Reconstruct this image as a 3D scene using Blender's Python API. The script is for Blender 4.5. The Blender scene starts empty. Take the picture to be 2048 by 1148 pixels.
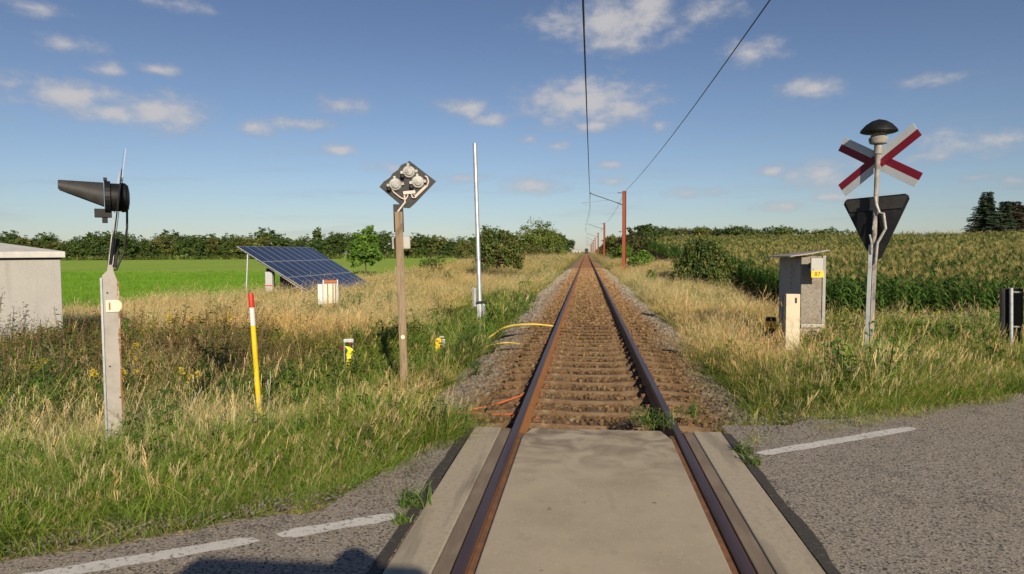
import bpy, bmesh, math, random
import numpy as np
from mathutils import Vector, Matrix
R_=math.radians
C=bpy.context.scene.collection
scn=bpy.context.scene
# ---------------------------------------------------------------- camera
cam=bpy.data.cameras.new('camera'); co=bpy.data.objects.new('camera',cam); C.objects.link(co)
yaw,pitch,roll=.10868,.0514,.005
fwd=Vector((-math.sin(yaw)*math.cos(pitch),math.cos(yaw)*math.cos(pitch),-math.sin(pitch)))
rt=Vector((math.cos(yaw),math.sin(yaw),0)); up=rt.cross(fwd)
r2=rt*math.cos(roll)-up*math.sin(roll); u2=up*math.cos(roll)+rt*math.sin(roll)
m=Matrix((r2,u2,-fwd)).transposed().to_4x4(); m.translation=Vector((-.0877,0,1.6615)); co.matrix_world=m
cam.sensor_width=36; cam.lens=24; cam.clip_start=.05; cam.clip_end=6000
cam.dof.use_dof=True; cam.dof.focus_distance=11; cam.dof.aperture_fstop=4.0
scn.camera=co
# ---------------------------------------------------------------- sky and sun
SX,SY,SZ=.76,-2.2,1.0                   # direction to the sun
sun_dir=Vector((SX,SY,SZ)).normalized()
sl=bpy.data.lights.new('sun','SUN'); so=bpy.data.objects.new('sun',sl); C.objects.link(so)
sl.energy=5.0; sl.angle=R_(.53); sl.color=(1,.87,.67)
so.rotation_euler=(-sun_dir).to_track_quat('-Z','Y').to_euler()
w=bpy.data.worlds.new('World'); scn.world=w; w.use_nodes=True
nt=w.node_tree; nt.nodes.clear(); L=nt.links
def N(t,**k):
    n=nt.nodes.new(t)
    for a,b in k.items(): setattr(n,a,b)
    return n
def MATH(op,a,b=None,c=None,clamp=False):
    n=N('ShaderNodeMath',operation=op,use_clamp=clamp)
    for i,v in enumerate((a,b,c)):
        if v is None: continue
        if isinstance(v,(int,float)): n.inputs[i].default_value=v
        else: L.new(v,n.inputs[i])
    return n.outputs[0]
sky=N('ShaderNodeTexSky',sky_type='NISHITA',sun_disc=False)
sky.sun_elevation=math.asin(sun_dir.z); sky.sun_rotation=math.atan2(sun_dir.x,sun_dir.y)
sky.air_density=1.0; sky.dust_density=.25; sky.ozone_density=3.0; sky.altitude=0
tc=N('ShaderNodeTexCoord'); sp=N('ShaderNodeSeparateXYZ'); L.new(tc.outputs['Generated'],sp.inputs[0])
az=MATH('ARCTAN2',sp.outputs[0],sp.outputs[1]); el=MATH('ARCSINE',sp.outputs[2])
cmb=N('ShaderNodeCombineXYZ'); L.new(az,cmb.inputs[0]); L.new(el,cmb.inputs[1])
def noise(scale,detail,rough,sy=1.8,off=0):
    mp=N('ShaderNodeMapping'); mp.inputs['Scale'].default_value=(1,sy,1); mp.inputs['Location'].default_value=(off,off,0)
    L.new(cmb.outputs[0],mp.inputs[0]); n=N('ShaderNodeTexNoise'); n.inputs['Scale'].default_value=scale
    n.inputs['Detail'].default_value=detail; n.inputs['Roughness'].default_value=rough; L.new(mp.outputs[0],n.inputs['Vector'])
    return n.outputs['Fac']
# cumulus: (azimuth deg, elevation deg, half width deg, half height deg, density)
def A(px,py,w_,h_,d=1.):
    # bearings of the clouds over the track, measured as angles
    return px,py,w_,h_,d
clouds=[]
for px,py,hw,hh,d in [(1240,42,120,46,1),(1130,40,85,24,.55),(1235,84,70,22,.9),(1400,25,70,25,.55),(1290,10,80,30,.8),
 (1175,205,120,44,1),(1245,218,55,30,.9),(1095,207,65,20,.6),(1160,178,55,24,.9),(1190,250,80,16,.5),
 (1500,105,62,22,.7),(1625,178,52,22,.8),(1865,160,60,14,.45),(1935,288,115,26,.6),(1850,312,60,15,.4),(1640,348,75,30,.7),(1545,342,28,11,.9),(1950,355,32,9,.5),(2035,362,25,13,.7),(1690,395,80,10,.4),(1570,412,60,10,.4),
 (130,190,95,32,.9),(222,224,50,22,.9),(325,224,78,36,1),(130,90,60,18,.45),(215,140,34,16,.7),(312,138,34,13,.7),(60,15,60,15,.3),(350,8,60,14,.4),(20,165,45,14,.5),
 (507,255,34,16,.85),(602,248,54,14,.8),(686,210,52,20,.55),(675,300,28,12,.8),(935,215,52,18,.9),(985,240,34,15,.8),(1062,370,62,16,.8),(930,357,55,9,.5),(1112,293,22,11,.6),(1060,278,22,9,.5),(1320,250,16,12,.5),(780,335,42,12,.5),(1225,362,26,9,.5),(1220,330,40,9,.3),(1380,385,90,9,.3)]:
    ux=(px-1024)/1365.3; uy=-(py-574)/1365.3
    d3=(fwd+r2*ux+u2*uy).normalized()
    s=1/(1365.3*math.sqrt(1+ux*ux+uy*uy))*1.0
    clouds.append((math.atan2(d3.x,d3.y),math.asin(d3.z),hw*s*1.75,hh*s*1.7,d))
dens=None
for a0,e0,ra,re,dd in clouds:
    mp=N('ShaderNodeVectorMath',operation='SUBTRACT'); L.new(cmb.outputs[0],mp.inputs[0]); mp.inputs[1].default_value=(a0,e0,0)
    m2=N('ShaderNodeVectorMath',operation='MULTIPLY'); L.new(mp.outputs[0],m2.inputs[0]); m2.inputs[1].default_value=(1/ra,1/re,0)
    ln=N('ShaderNodeVectorMath',operation='LENGTH'); L.new(m2.outputs[0],ln.inputs[0])
    v=MATH('SUBTRACT',1.0,ln.outputs['Value'],clamp=True); v=MATH('MULTIPLY',v,.45+.55*dd)
    dens=v if dens is None else MATH('MAXIMUM',dens,v)
n1=noise(26,7,.62,1.7); n2=noise(9,4,.5,2.2,3.1)
# edge erosion by noise
dd_=MATH('MULTIPLY_ADD',n1,1.5,-.70); e1=MATH('ADD',dens,dd_)
mr=N('ShaderNodeMapRange',interpolation_type='SMOOTHSTEP'); L.new(e1,mr.inputs[0]); mr.inputs[1].default_value=.10; mr.inputs[2].default_value=1.05; 
pres=N('ShaderNodeMapRange'); L.new(dens,pres.inputs[0]); pres.inputs[1].default_value=0; pres.inputs[2].default_value=.12
cl=MATH('MULTIPLY',mr.outputs[0],pres.outputs[0]); cl=MATH('MULTIPLY',cl,.86)
# thin streaks near the horizon
n3=noise(5,6,.6,9,7.7); st=N('ShaderNodeMapRange',interpolation_type='SMOOTHSTEP'); L.new(n3,st.inputs[0]); st.inputs[1].default_value=.50; st.inputs[2].default_value=.78
eb=N('ShaderNodeMapRange',interpolation_type='SMOOTHSTEP'); L.new(el,eb.inputs[0]); eb.inputs[1].default_value=.28; eb.inputs[2].default_value=.02
stv=MATH('MULTIPLY',MATH('MULTIPLY',st.outputs[0],eb.outputs[0]),.35)
al=MATH('ADD',cl,stv,clamp=True)
# cloud body: whiter crown, greyer-warm underside
shade=N('ShaderNodeMapRange'); L.new(MATH('MULTIPLY_ADD',n2,.6,MATH('MULTIPLY',cl,.8)),shade.inputs[0]); shade.inputs[1].default_value=.25; shade.inputs[2].default_value=.95
cc=N('ShaderNodeMix',data_type='RGBA'); L.new(shade.outputs[0],cc.inputs[0]); cc.inputs[6].default_value=(3.0,3.3,4.0,1); cc.inputs[7].default_value=(5.6,5.4,5.4,1)
hs=N('ShaderNodeHueSaturation'); hs.inputs['Saturation'].default_value=.88; hs.inputs['Value'].default_value=1.0
skm=N('ShaderNodeMix',data_type='RGBA',blend_type='MULTIPLY'); skm.inputs[0].default_value=1; skm.inputs[7].default_value=(.90,.88,.93,1); L.new(sky.outputs[0],skm.inputs[6]); L.new(skm.outputs[2],hs.inputs['Color'])
eg=N('ShaderNodeMapRange',interpolation_type='SMOOTHSTEP'); L.new(el,eg.inputs[0]); eg.inputs[1].default_value=0; eg.inputs[2].default_value=.42
egm=N('ShaderNodeMix',data_type='RGBA'); L.new(eg.outputs[0],egm.inputs[0]); egm.inputs[6].default_value=(.70,.73,.82,1); egm.inputs[7].default_value=(.47,.55,.69,1); L.new(egm.outputs[2],skm.inputs[7])
mx=N('ShaderNodeMix',data_type='RGBA'); L.new(al,mx.inputs[0]); L.new(hs.outputs[0],mx.inputs[6]); L.new(cc.outputs[2],mx.inputs[7])
bg=N('ShaderNodeBackground'); bg.inputs[1].default_value=.088; L.new(mx.outputs[2],bg.inputs[0])
ow=N('ShaderNodeOutputWorld'); L.new(bg.outputs[0],ow.inputs[0])
scn.view_settings.view_transform='Standard'; scn.view_settings.look='None'; scn.view_settings.gamma=1; scn.view_settings.exposure=.22
scn.view_settings.use_curve_mapping=False
rng=np.random.default_rng(7); random.seed(7)

# ---------------------------------------------------------------- materials
def mat(name,base,rough=.75,metal=0.,spec=.4,layers=(),bump=None,bump2=None,vcol=False):
    """layers: (colour, noise scale, low, high, detail[, stretch])"""
    M=bpy.data.materials.new(name); M.use_nodes=True; t=M.node_tree; b=t.nodes['Principled BSDF']
    b.inputs['Roughness'].default_value=rough; b.inputs['Metallic'].default_value=metal; b.inputs['Specular IOR Level'].default_value=spec
    tc=t.nodes.new('ShaderNodeTexCoord'); P=tc.outputs['Object']
    rgb=t.nodes.new('ShaderNodeRGB'); rgb.outputs[0].default_value=(*base,1); cur=rgb.outputs[0]
    def nz(scale,detail,st=None,rg=.6):
        n=t.nodes.new('ShaderNodeTexNoise'); n.inputs['Scale'].default_value=scale; n.inputs['Detail'].default_value=detail; n.inputs['Roughness'].default_value=rg
        mp=t.nodes.new('ShaderNodeMapping'); mp.inputs['Scale'].default_value=st or (1,1,1); t.links.new(P,mp.inputs[0]); t.links.new(mp.outputs[0],n.inputs['Vector'])
        return n.outputs['Fac']
    for ly in layers:
        col,sc,lo,hi,de=ly[:5]; st=ly[5] if len(ly)>5 else None
        r=t.nodes.new('ShaderNodeMapRange'); r.inputs[1].default_value=lo; r.inputs[2].default_value=hi; t.links.new(nz(sc,de,st),r.inputs[0])
        mxx=t.nodes.new('ShaderNodeMix'); mxx.data_type='RGBA'; t.links.new(r.outputs[0],mxx.inputs[0]); t.links.new(cur,mxx.inputs[6]); mxx.inputs[7].default_value=(*col,1); cur=mxx.outputs[2]
    t.links.new(cur,b.inputs['Base Color'])
    prev=None
    for bp in (bump,bump2):
        if not bp: continue
        sc,de,dist=bp[:3]; bn=t.nodes.new('ShaderNodeBump'); bn.inputs['Strength'].default_value=1; bn.inputs['Distance'].default_value=dist
        t.links.new(nz(sc,de,bp[3] if len(bp)>3 else None),bn.inputs['Height'])
        if prev: t.links.new(prev,bn.inputs['Normal'])
        prev=bn.outputs[0]
    if prev: t.links.new(prev,b.inputs['Normal'])
    return M
def leafmat(name,inst,trans=.3,rough=.6,var=.25):
    """vertex colour 'col', times the per-instance 'tint' when scattered; some light passes through"""
    M=bpy.data.materials.new(name); M.use_nodes=True; t=M.node_tree; b=t.nodes['Principled BSDF']
    b.inputs['Roughness'].default_value=rough; b.inputs['Specular IOR Level'].default_value=.25
    a=t.nodes.new('ShaderNodeAttribute'); a.attribute_name='col'; cur=a.outputs['Color']
    if inst:
        a2=t.nodes.new('ShaderNodeAttribute'); a2.attribute_name='tint'; a2.attribute_type='INSTANCER'
        mm=t.nodes.new('ShaderNodeMix'); mm.data_type='RGBA'; mm.blend_type='MULTIPLY'; mm.inputs[0].default_value=1
        t.links.new(cur,mm.inputs[6]); t.links.new(a2.outputs['Vector'],mm.inputs[7]); cur=mm.outputs[2]
    t.links.new(cur,b.inputs['Base Color'])
    tr=t.nodes.new('ShaderNodeBsdfTranslucent'); hs=t.nodes.new('ShaderNodeHueSaturation'); hs.inputs['Value'].default_value=1.2; t.links.new(cur,hs.inputs['Color']); t.links.new(hs.outputs[0],tr.inputs[0])
    ms=t.nodes.new('ShaderNodeMixShader'); ms.inputs[0].default_value=trans
    t.links.new(b.outputs[0],ms.inputs[1]); t.links.new(tr.outputs[0],ms.inputs[2]); t.links.new(ms.outputs[0],t.nodes['Material Output'].inputs[0])
    return M
LI=leafmat('blades',True,.28); LT=leafmat('leaves',False,.22)
M={}
M['concrete']=mat('crossing_concrete',(.43,.36,.26),.85,layers=[((.35,.29,.205),1.6,.42,.72,6),((.20,.155,.105),1.3,.58,.78,6,(1.2,.8,1)),((.50,.44,.34),60,.60,.72,3),((.13,.10,.075),7,.69,.74,3),((.24,.19,.13),.9,.60,.72,7,(2.2,.35,1))],bump=(180,4,.0012),bump2=(5,4,.003))
M['edge_concrete']=mat('edge_concrete',(.42,.355,.26),.85,layers=[((.13,.105,.08),1.3,.52,.74,5,(3.5,.35,1)),((.30,.26,.2),30,.45,.8,3)],bump=(180,4,.0012),bump2=(6,4,.003))
M['dark_concrete']=mat('flangeway_rubber',(.19,.145,.105),.85,layers=[((.28,.22,.16),8,.45,.75,5,(1,.3,1))],bump=(80,4,.002))
M['rubber']=mat('joint_bitumen',(.055,.048,.04),.85,layers=[((.14,.12,.095),20,.55,.75,4)],bump=(30,5,.006))
M['rust']=mat('rusty_rail_steel',(.31,.13,.04),.8,layers=[((.22,.085,.03),7,.5,.8,6,(1,.3,1)),((.38,.19,.07),30,.5,.75,4)],bump=(90,4,.0015))
M['clip']=mat('rusty_clip',(.16,.085,.045),.85,layers=[((.28,.12,.05),12,.45,.7,4)])
M['railtop']=mat('worn_rail_head',(.14,.085,.075),.42,.6,layers=[((.075,.04,.032),3,.45,.75,6,(4,.25,1))],bump=(3,3,.001,(20,.3,1)))
M['sleeper']=mat('sleeper_concrete',(.17,.115,.065),.9,layers=[((.11,.06,.03),4,.40,.62,6),((.23,.17,.105),14,.52,.8,4)],bump=(60,5,.003))
M['galv']=mat('galvanised_steel',(.52,.54,.56),.42,.6,layers=[((.38,.40,.42),9,.45,.7,4)],bump=(30,3,.0006))
M['wood']=mat('weathered_wood',(.27,.20,.13),.9,layers=[((.16,.115,.075),6,.42,.7,6,(6,6,.4)),((.36,.30,.22),20,.55,.8,4,(4,4,.3))],bump=(20,6,.003,(5,5,.25)))
M['postcon']=mat('post_concrete',(.37,.345,.31),.85,layers=[((.27,.245,.215),6,.45,.75,6),((.25,.2,.16),40,.62,.8,3)],bump=(60,5,.0015))
M['greypost']=mat('stained_post_paint',(.28,.26,.24),.7,layers=[((.14,.12,.10),7,.48,.66,6),((.40,.37,.33),12,.55,.75,4)],bump=(40,4,.001))
M['postrust']=mat('post_rust_edge',(.24,.10,.045),.9,layers=[((.42,.35,.30),12,.5,.62,4)],bump=(50,4,.002))
M['palepost']=mat('cream_concrete',(.62,.54,.40),.85,layers=[((.45,.37,.26),7,.5,.8,6)],bump=(50,5,.002))
M['hut']=mat('grey_render',(.37,.36,.34),.9,layers=[((.27,.25,.225),2.2,.56,.75,6,(2.5,2.5,.3)),((.33,.32,.305),3,.4,.7,6),((.45,.43,.40),30,.5,.8,4)],bump=(120,4,.002))
M['hutroof']=mat('hut_roof_sheet',(.55,.53,.50),.7,layers=[((.45,.44,.42),4,.4,.7,5)],bump=(30,3,.001))
M['darkgap']=mat('dark_gap',(.05,.047,.045),.8)
M['black']=mat('black_enamel',(.009,.009,.010),.5,spec=.3,layers=[((.022,.02,.018),10,.5,.8,5)],bump=(60,3,.0005))
M['signback']=mat('grey_black_sign_back',(.018,.018,.021),.55,spec=.3,layers=[((.035,.033,.034),8,.45,.8,5)],bump=(30,3,.0005))
M['greyblk']=mat('faded_black_plastic',(.035,.034,.034),.6,spec=.3,layers=[((.055,.052,.05),8,.4,.75,5)],bump=(60,3,.001))
M['white']=mat('white_sign_enamel',(.50,.54,.58),.5,layers=[((.45,.46,.47),6,.55,.8,6)])
M['red']=mat('red_sign_enamel',(.20,.008,.022),.45,layers=[((.2,.02,.03),9,.5,.8,5)])
M['yellow']=mat('yellow_plastic',(.80,.52,.015),.5,layers=[((.62,.42,.03),10,.5,.85,5)])
M['brightred']=mat('red_reflective',(.55,.03,.015),.45,layers=[((.4,.03,.02),14,.5,.8,4)])
M['markwhite']=mat('marker_white',(.62,.62,.60),.5)
M['orange']=mat('orange_band',(.85,.36,.01),.5,layers=[((.8,.5,.02),8,.45,.7,3)])
M['orangecable']=mat('orange_cable_sheath',(.42,.11,.035),.6,layers=[((.32,.10,.04),14,.5,.7,4)])
M['yellowcable']=mat('yellow_cable_sheath',(.62,.46,.06),.6,layers=[((.42,.33,.1),10,.5,.75,4)])
M['cast']=mat('cast_aluminium',(.40,.39,.37),.6,.2,layers=[((.20,.195,.18),14,.45,.7,4)],bump=(25,3,.002))
M['cablewhite']=mat('pale_conduit',(.58,.50,.44),.6)
M['cream']=mat('cream_plate',(.70,.66,.50),.6)
M['ink']=mat('dark_ink',(.03,.02,.015),.6)
M['pv']=mat('solar_glass',(.018,.024,.055),.2,0,.6,layers=[((.028,.036,.07),3,.4,.7,3)])
M['pvframe']=mat('aluminium_frame',(.5,.5,.52),.4,.5)
M['mast']=mat('rusty_mast_steel',(.24,.058,.022),.75,layers=[((.20,.055,.03),5,.45,.7,5)],bump=(30,3,.001))
M['wire']=mat('dark_wire',(.03,.03,.033),.5,.4)
M['insul']=mat('dark_insulator',(.03,.035,.035),.4)
M['asbestos']=mat('pebbled_cabinet_wall',(.30,.27,.23),.95,layers=[((.17,.145,.115),28,.42,.66,6),((.19,.14,.105),4,.50,.75,5)],bump=(70,5,.008))
M['cabside']=mat('grey_cabinet_side',(.36,.34,.325),.8,layers=[((.25,.24,.24),3,.45,.75,5)],bump=(30,3,.001))
M['cabplate']=mat('pale_cabinet_plate',(.40,.40,.37),.6,layers=[((.42,.41,.38),8,.45,.75,4)])
M['cabroof']=mat('cabinet_roof_sheet',(.34,.29,.27),.6,layers=[((.22,.12,.08),5,.5,.62,5)],bump=(30,3,.001))
M['invgrey']=mat('inverter_case',(.45,.46,.47),.5)
M['bark']=mat('bark',(.11,.085,.06),.9,layers=[((.06,.05,.04),9,.4,.7,6,(3,3,.5))],bump=(20,5,.01))
M['paint']=mat('road_paint',(.60,.57,.53),.8,layers=[((.22,.195,.17),34,.56,.63,6),((.48,.45,.41),4,.5,.75,4),((.2,.18,.155),5,.62,.68,6)],bump=(90,4,.002))
M['skin']=mat('skin',(.5,.3,.22),.6); M['cloth']=mat('dark_jacket',(.05,.055,.07),.85,bump=(60,3,.001)); M['jeans']=mat('blue_jeans',(.05,.07,.13),.9); M['hair']=mat('brown_hair',(.06,.04,.025),.6)
M['clear']=mat('pale_blue_reflective_sheet',(.45,.52,.68),.25,.3,.6)

# ---------------------------------------------------------------- mesh helpers
class MB:
    def __init__(s): s.v=[]; s.f=[]; s.m=[]
    def add(s,v,f,mi=0):
        o=len(s.v); s.v+= [tuple(a) for a in v]; s.f+=[tuple(i+o for i in q) for q in f]; s.m+=[mi]*len(f); return s
    def box(s,x0,x1,y0,y1,z0,z1,mi=0,mt=None):
        v=[(x0,y0,z0),(x1,y0,z0),(x1,y1,z0),(x0,y1,z0),(x0,y0,z1),(x1,y0,z1),(x1,y1,z1),(x0,y1,z1)]
        if mt: v=[mt@Vector(a) for a in v]
        return s.add(v,[(0,3,2,1),(4,5,6,7),(0,1,5,4),(1,2,6,5),(2,3,7,6),(3,0,4,7)],mi)
    def tube(s,pts,r,n=8,mi=0,cap=True):
        pts=[Vector(p) for p in pts]; rs=r if hasattr(r,'__len__') else [r]*len(pts); rings=[]; pu=None
        for i,p in enumerate(pts):
            d=(pts[min(i+1,len(pts)-1)]-pts[max(i-1,0)]).normalized()
            if pu is None: a=d.orthogonal().normalized()
            else: a=(pu-d*pu.dot(d)).normalized()
            pu=a; b=d.cross(a); rings.append([p+(a*math.cos(2*math.pi*k/n)+b*math.sin(2*math.pi*k/n))*rs[i] for k in range(n)])
        v=[q for rg in rings for q in rg]; f=[]
        for i in range(len(pts)-1):
            for k in range(n): f.append((i*n+k,i*n+(k+1)%n,(i+1)*n+(k+1)%n,(i+1)*n+k))
        if cap: f.append(tuple(range(n))[::-1]); f.append(tuple((len(pts)-1)*n+k for k in range(n)))
        return s.add(v,f,mi)
    def lathe(s,prof,n=24,mi=0,mt=None):
        v=[];f=[]
        for r,z in prof:
            for k in range(n):
                p=Vector((r*math.cos(2*math.pi*k/n),r*math.sin(2*math.pi*k/n),z)); v.append(mt@p if mt else p)
        for i in range(len(prof)-1):
            for k in range(n): f.append((i*n+k,i*n+(k+1)%n,(i+1)*n+(k+1)%n,(i+1)*n+k))
        f.append(tuple(range(n))[::-1]); f.append(tuple((len(prof)-1)*n+k for k in range(n)))
        return s.add(v,f,mi)
    def prism(s,poly,d0,d1,mi=0,mt=None):
        """poly in local XZ, extruded along Y from d0 to d1"""
        n=len(poly); v=[(x,d0,z) for x,z in poly]+[(x,d1,z) for x,z in poly]
        if mt: v=[mt@Vector(a) for a in v]
        return s.add(v,[tuple(range(n)),tuple(range(2*n-1,n-1,-1))]+[(i,i+n,(i+1)%n+n,(i+1)%n) for i in range(n)],mi)
    def build(s,name,mats,parent=None,bevel=0,smooth=False,loc=None):
        me=bpy.data.meshes.new(name); me.from_pydata(s.v,[],s.f)
        mats=mats if isinstance(mats,(list,tuple)) else [mats]
        for q in mats: me.materials.append(q)
        me.polygons.foreach_set('material_index',s.m)
        bm=bmesh.new(); bm.from_mesh(me); bmesh.ops.recalc_face_normals(bm,faces=bm.faces); bm.to_mesh(me); bm.free()
        if smooth: me.polygons.foreach_set('use_smooth',[True]*len(me.polygons)); me.set_sharp_from_angle(angle=R_(35))
        o=bpy.data.objects.new(name,me); C.objects.link(o); o.parent=parent
        if loc: o.location=loc
        if bevel: b=o.modifiers.new('b','BEVEL'); b.width=bevel; b.segments=2; b.limit_method='ANGLE'
        return o
def tag(o,label=None,cat=None,group=None,kind=None):
    for k,v in (('label',label),('category',cat),('group',group),('kind',kind)):
        if v: o[k]=v
    return o
def thing(name,label,cat,loc=(0,0,0),rz=0,group=None):
    o=bpy.data.objects.new(name,None); C.objects.link(o); o.location=loc; o.rotation_euler=(0,0,rz); o.empty_display_size=.1
    return tag(o,label,cat,group)
def dup(root,loc,rz=0,scale=None,label=None,group=None):
    def cp(o,p):
        c=o.copy(); C.objects.link(c); c.parent=p
        for ch in list(kids.get(o,[])): cp(ch,c)
        return c
    kids={}
    for o in [root]+list(root.children_recursive):
        kids[o]=list(o.children)
    c=cp(root,None); c.location=loc; c.rotation_euler=(0,0,rz)
    if scale: c.scale=scale
    if label: c['label']=label
    if group: c['group']=group
    return c
def text(s,size,mt,name,m_,parent,depth=.001):
    cu=bpy.data.curves.new(name,'FONT'); cu.body=s; cu.size=size; cu.extrude=depth; cu.align_x='CENTER'; cu.align_y='CENTER'; cu.resolution_u=4
    o=bpy.data.objects.new('tmp',cu); C.objects.link(o); dg=bpy.context.evaluated_depsgraph_get(); me=bpy.data.meshes.new_from_object(o.evaluated_get(dg)); bpy.data.objects.remove(o)
    me.transform(mt); me.materials.clear(); me.materials.append(m_); q=bpy.data.objects.new(name,me); C.objects.link(q); q.parent=parent; return q
def fmesh(name,V,Fq,cols,m_,link=True,parent=None):
    """fast quad mesh with a vertex colour"""
    me=bpy.data.meshes.new(name); nv=len(V); nf=len(Fq)
    me.vertices.add(nv); me.vertices.foreach_set('co',np.asarray(V,np.float32).ravel())
    me.loops.add(nf*4); me.loops.foreach_set('vertex_index',np.asarray(Fq,np.int32).ravel())
    me.polygons.add(nf); me.polygons.foreach_set('loop_start',np.arange(0,nf*4,4,dtype=np.int32)); me.polygons.foreach_set('loop_total',np.full(nf,4,np.int32))
    if cols is not None:
        a=me.attributes.new('col','FLOAT_COLOR','POINT'); c4=np.ones((nv,4),np.float32); c4[:,:3]=cols; a.data.foreach_set('color',c4.ravel())
    me.update(calc_edges=True); me.materials.append(m_)
    o=bpy.data.objects.new(name,me)
    if link: C.objects.link(o); o.parent=parent
    return o

# ---------------------------------------------------------------- value noise for the terrain and planting
_T=np.random.default_rng(3).random((256,256))
def vn(x,y):
    xi=np.floor(x).astype(int); yi=np.floor(y).astype(int); fx=x-xi; fy=y-yi; fx=fx*fx*(3-2*fx); fy=fy*fy*(3-2*fy)
    g=lambda a,b:_T[a%256,b%256]
    return (g(xi,yi)*(1-fx)+g(xi+1,yi)*fx)*(1-fy)+(g(xi,yi+1)*(1-fx)+g(xi+1,yi+1)*fx)*fy
def fbm(x,y,o=3):
    s=0;a=.5;t=0
    for i in range(o): s=s+a*vn(x*2**i+17*i,y*2**i+31*i); t+=a; a*=.5
    return s/t
def ss(a,b,x):
    if a>b: return 1-ss(b,a,x)
    t=np.clip((x-a)/(b-a),0,1); return t*t*(3-2*t)
def roadd(x,y):       # distance beyond the far white edge line, in metres (positive = verge)
    return (y-4.93-.6*x)/1.166
def H(x,y):
    x=np.asarray(x,float); y=np.asarray(y,float); s=roadd(x,y)
    near=-.05-.18*ss(.2,3,s)
    # left: shallow ditch, then meadow
    l=-.12-.25*ss(2,6,s)-.35*ss(1.5,4.5,s)*ss(2.2,3.6,-x)-.25*ss(8,25,y)*ss(2.6,5,-x)
    l=l-.28*np.exp(-((x+4.4)/1.5)**2)*ss(7,11,y)*(1-ss(30,45,y))
    bank=.12*np.ones_like(x)+.25*fbm(x*.15,y*.08)
    l=l+(bank-l)*ss(45,95,y)*(1-ss(14,24,-x))
    l=l+(-1.0-l)*ss(18,24,-x)*ss(8,20,y)
    # right: level verge, hollow in front of the maize, low mound, rising field
    d=np.sqrt(x*x+y*y)
    r=-.12-.34*ss(1.5,5,s)-1.0*ss(5,8.5,x)*ss(17,27,y)*(1-ss(30,46,y)*(1-ss(8,9.2,x)))-.35*ss(18,30,y)*ss(2.6,4.5,x)*(1-ss(36,50,y))
    fld=-1.3+.037*(np.minimum(d,142)-29)-.02*np.maximum(d-142,0)
    r=r+(np.maximum(fld,-12)-r)*ss(7.5,9.5,x)*ss(22,30,y)
    mound=.75*np.exp(-((x-6.6)/2.0)**2-((y-58)/11)**2)
    r=r+mound*(1-ss(8.6,10,x)); r=r+(.1-r)*ss(50,75,y)*(1-ss(5,8,x))
    z=np.where(x<0,l,r)
    # formation under the ballast
    ax=np.abs(x); tr=1-ss(1.9,3.0,ax); z=z+(-.42-z)*tr*ss(6.25,7.2,y)
    # road and roadside
    rw=1-ss(.15,1.3,s); z=z*(1-rw)+(-.035)*rw
    return z+.03*(fbm(x*1.7,y*1.7)-.5)*ss(.3,2,s)*ss(2.2,3,ax)

# ---------------------------------------------------------------- ground sheet
gx=np.unique(np.round(np.concatenate([np.arange(-1500,-120,60),np.arange(-120,-24,6),np.arange(-24,24,.4),np.arange(24,120,5),np.arange(120,1501,60)]),3))
gy=np.unique(np.round(np.concatenate([np.arange(-60,0,10),np.arange(0,40,.4),np.arange(40,110,1.5),np.arange(110,300,8),np.arange(300,2200,60)]),3))
X,Y=np.meshgrid(gx,gy); Z=H(X,Y); Z=np.where((X<-60)&(Y>320),Z-.6,Z)
nx,ny=len(gx),len(gy); idx=np.arange(nx*ny).reshape(ny,nx)
Fq=np.stack([idx[:-1,:-1],idx[:-1,1:],idx[1:,1:],idx[1:,:-1]],-1).reshape(-1,4)
fieldm=ss(20.5,22,-X+2.0*(fbm(X*.1,Y*.1)-.5))*ss(14,19,Y+ .2*(X+22))
cornm=ss(8,9.5,X)*ss(20,24,Y+.0*X)
GM=bpy.data.materials.new('ground_mix'); GM.use_nodes=True; t=GM.node_tree; b=t.nodes['Principled BSDF']; b.inputs['Roughness'].default_value=.95; b.inputs['Specular IOR Level'].default_value=.1
def gN(ty,**k):
    n=t.nodes.new(ty)
    for a_,b_ in k.items(): setattr(n,a_,b_)
    return n
at=gN('ShaderNodeAttribute'); at.attribute_name='col'; gp=gN('ShaderNodeNewGeometry')
def gnoise(sc,de,st=(1,1,1)):
    mp=gN('ShaderNodeMapping'); mp.inputs['Scale'].default_value=st; t.links.new(gp.outputs['Position'],mp.inputs[0]); n=gN('ShaderNodeTexNoise'); n.inputs['Scale'].default_value=sc; n.inputs['Detail'].default_value=de; t.links.new(mp.outputs[0],n.inputs['Vector']); return n.outputs['Fac']
def gmix(f,a_,b_,bt='MIX'):
    n=gN('ShaderNodeMix',data_type='RGBA',blend_type=bt)
    for i,v in ((0,f),(6,a_),(7,b_)):
        if isinstance(v,tuple): n.inputs[i].default_value=(*v,1)
        elif isinstance(v,(int,float)): n.inputs[i].default_value=v
        else: t.links.new(v,n.inputs[i])
    return n.outputs[2]
def gmr(f,a_,b_):
    n=gN('ShaderNodeMapRange'); t.links.new(f,n.inputs[0]); n.inputs[1].default_value=a_; n.inputs[2].default_value=b_; return n.outputs[0]
sep=gN('ShaderNodeSeparateColor'); t.links.new(at.outputs['Color'],sep.inputs[0])
field=gmix(gmr(gnoise(.05,4,(1,.3,1)),.35,.7),(.27,.40,.05),(.34,.44,.08))
field=gmix(gmr(gnoise(2.2,6,(1,1,1)),.45,.8),field,(.18,.31,.035))
verge=gmix(gmr(gnoise(.35,5),.35,.65),(.085,.10,.028),(.25,.19,.075))
verge=gmix(gmr(gnoise(9,6),.4,.75),verge,(.07,.055,.025))
soil=gmix(gmr(gnoise(28,6),.35,.7),(.42,.35,.25),(.20,.15,.10))
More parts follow.
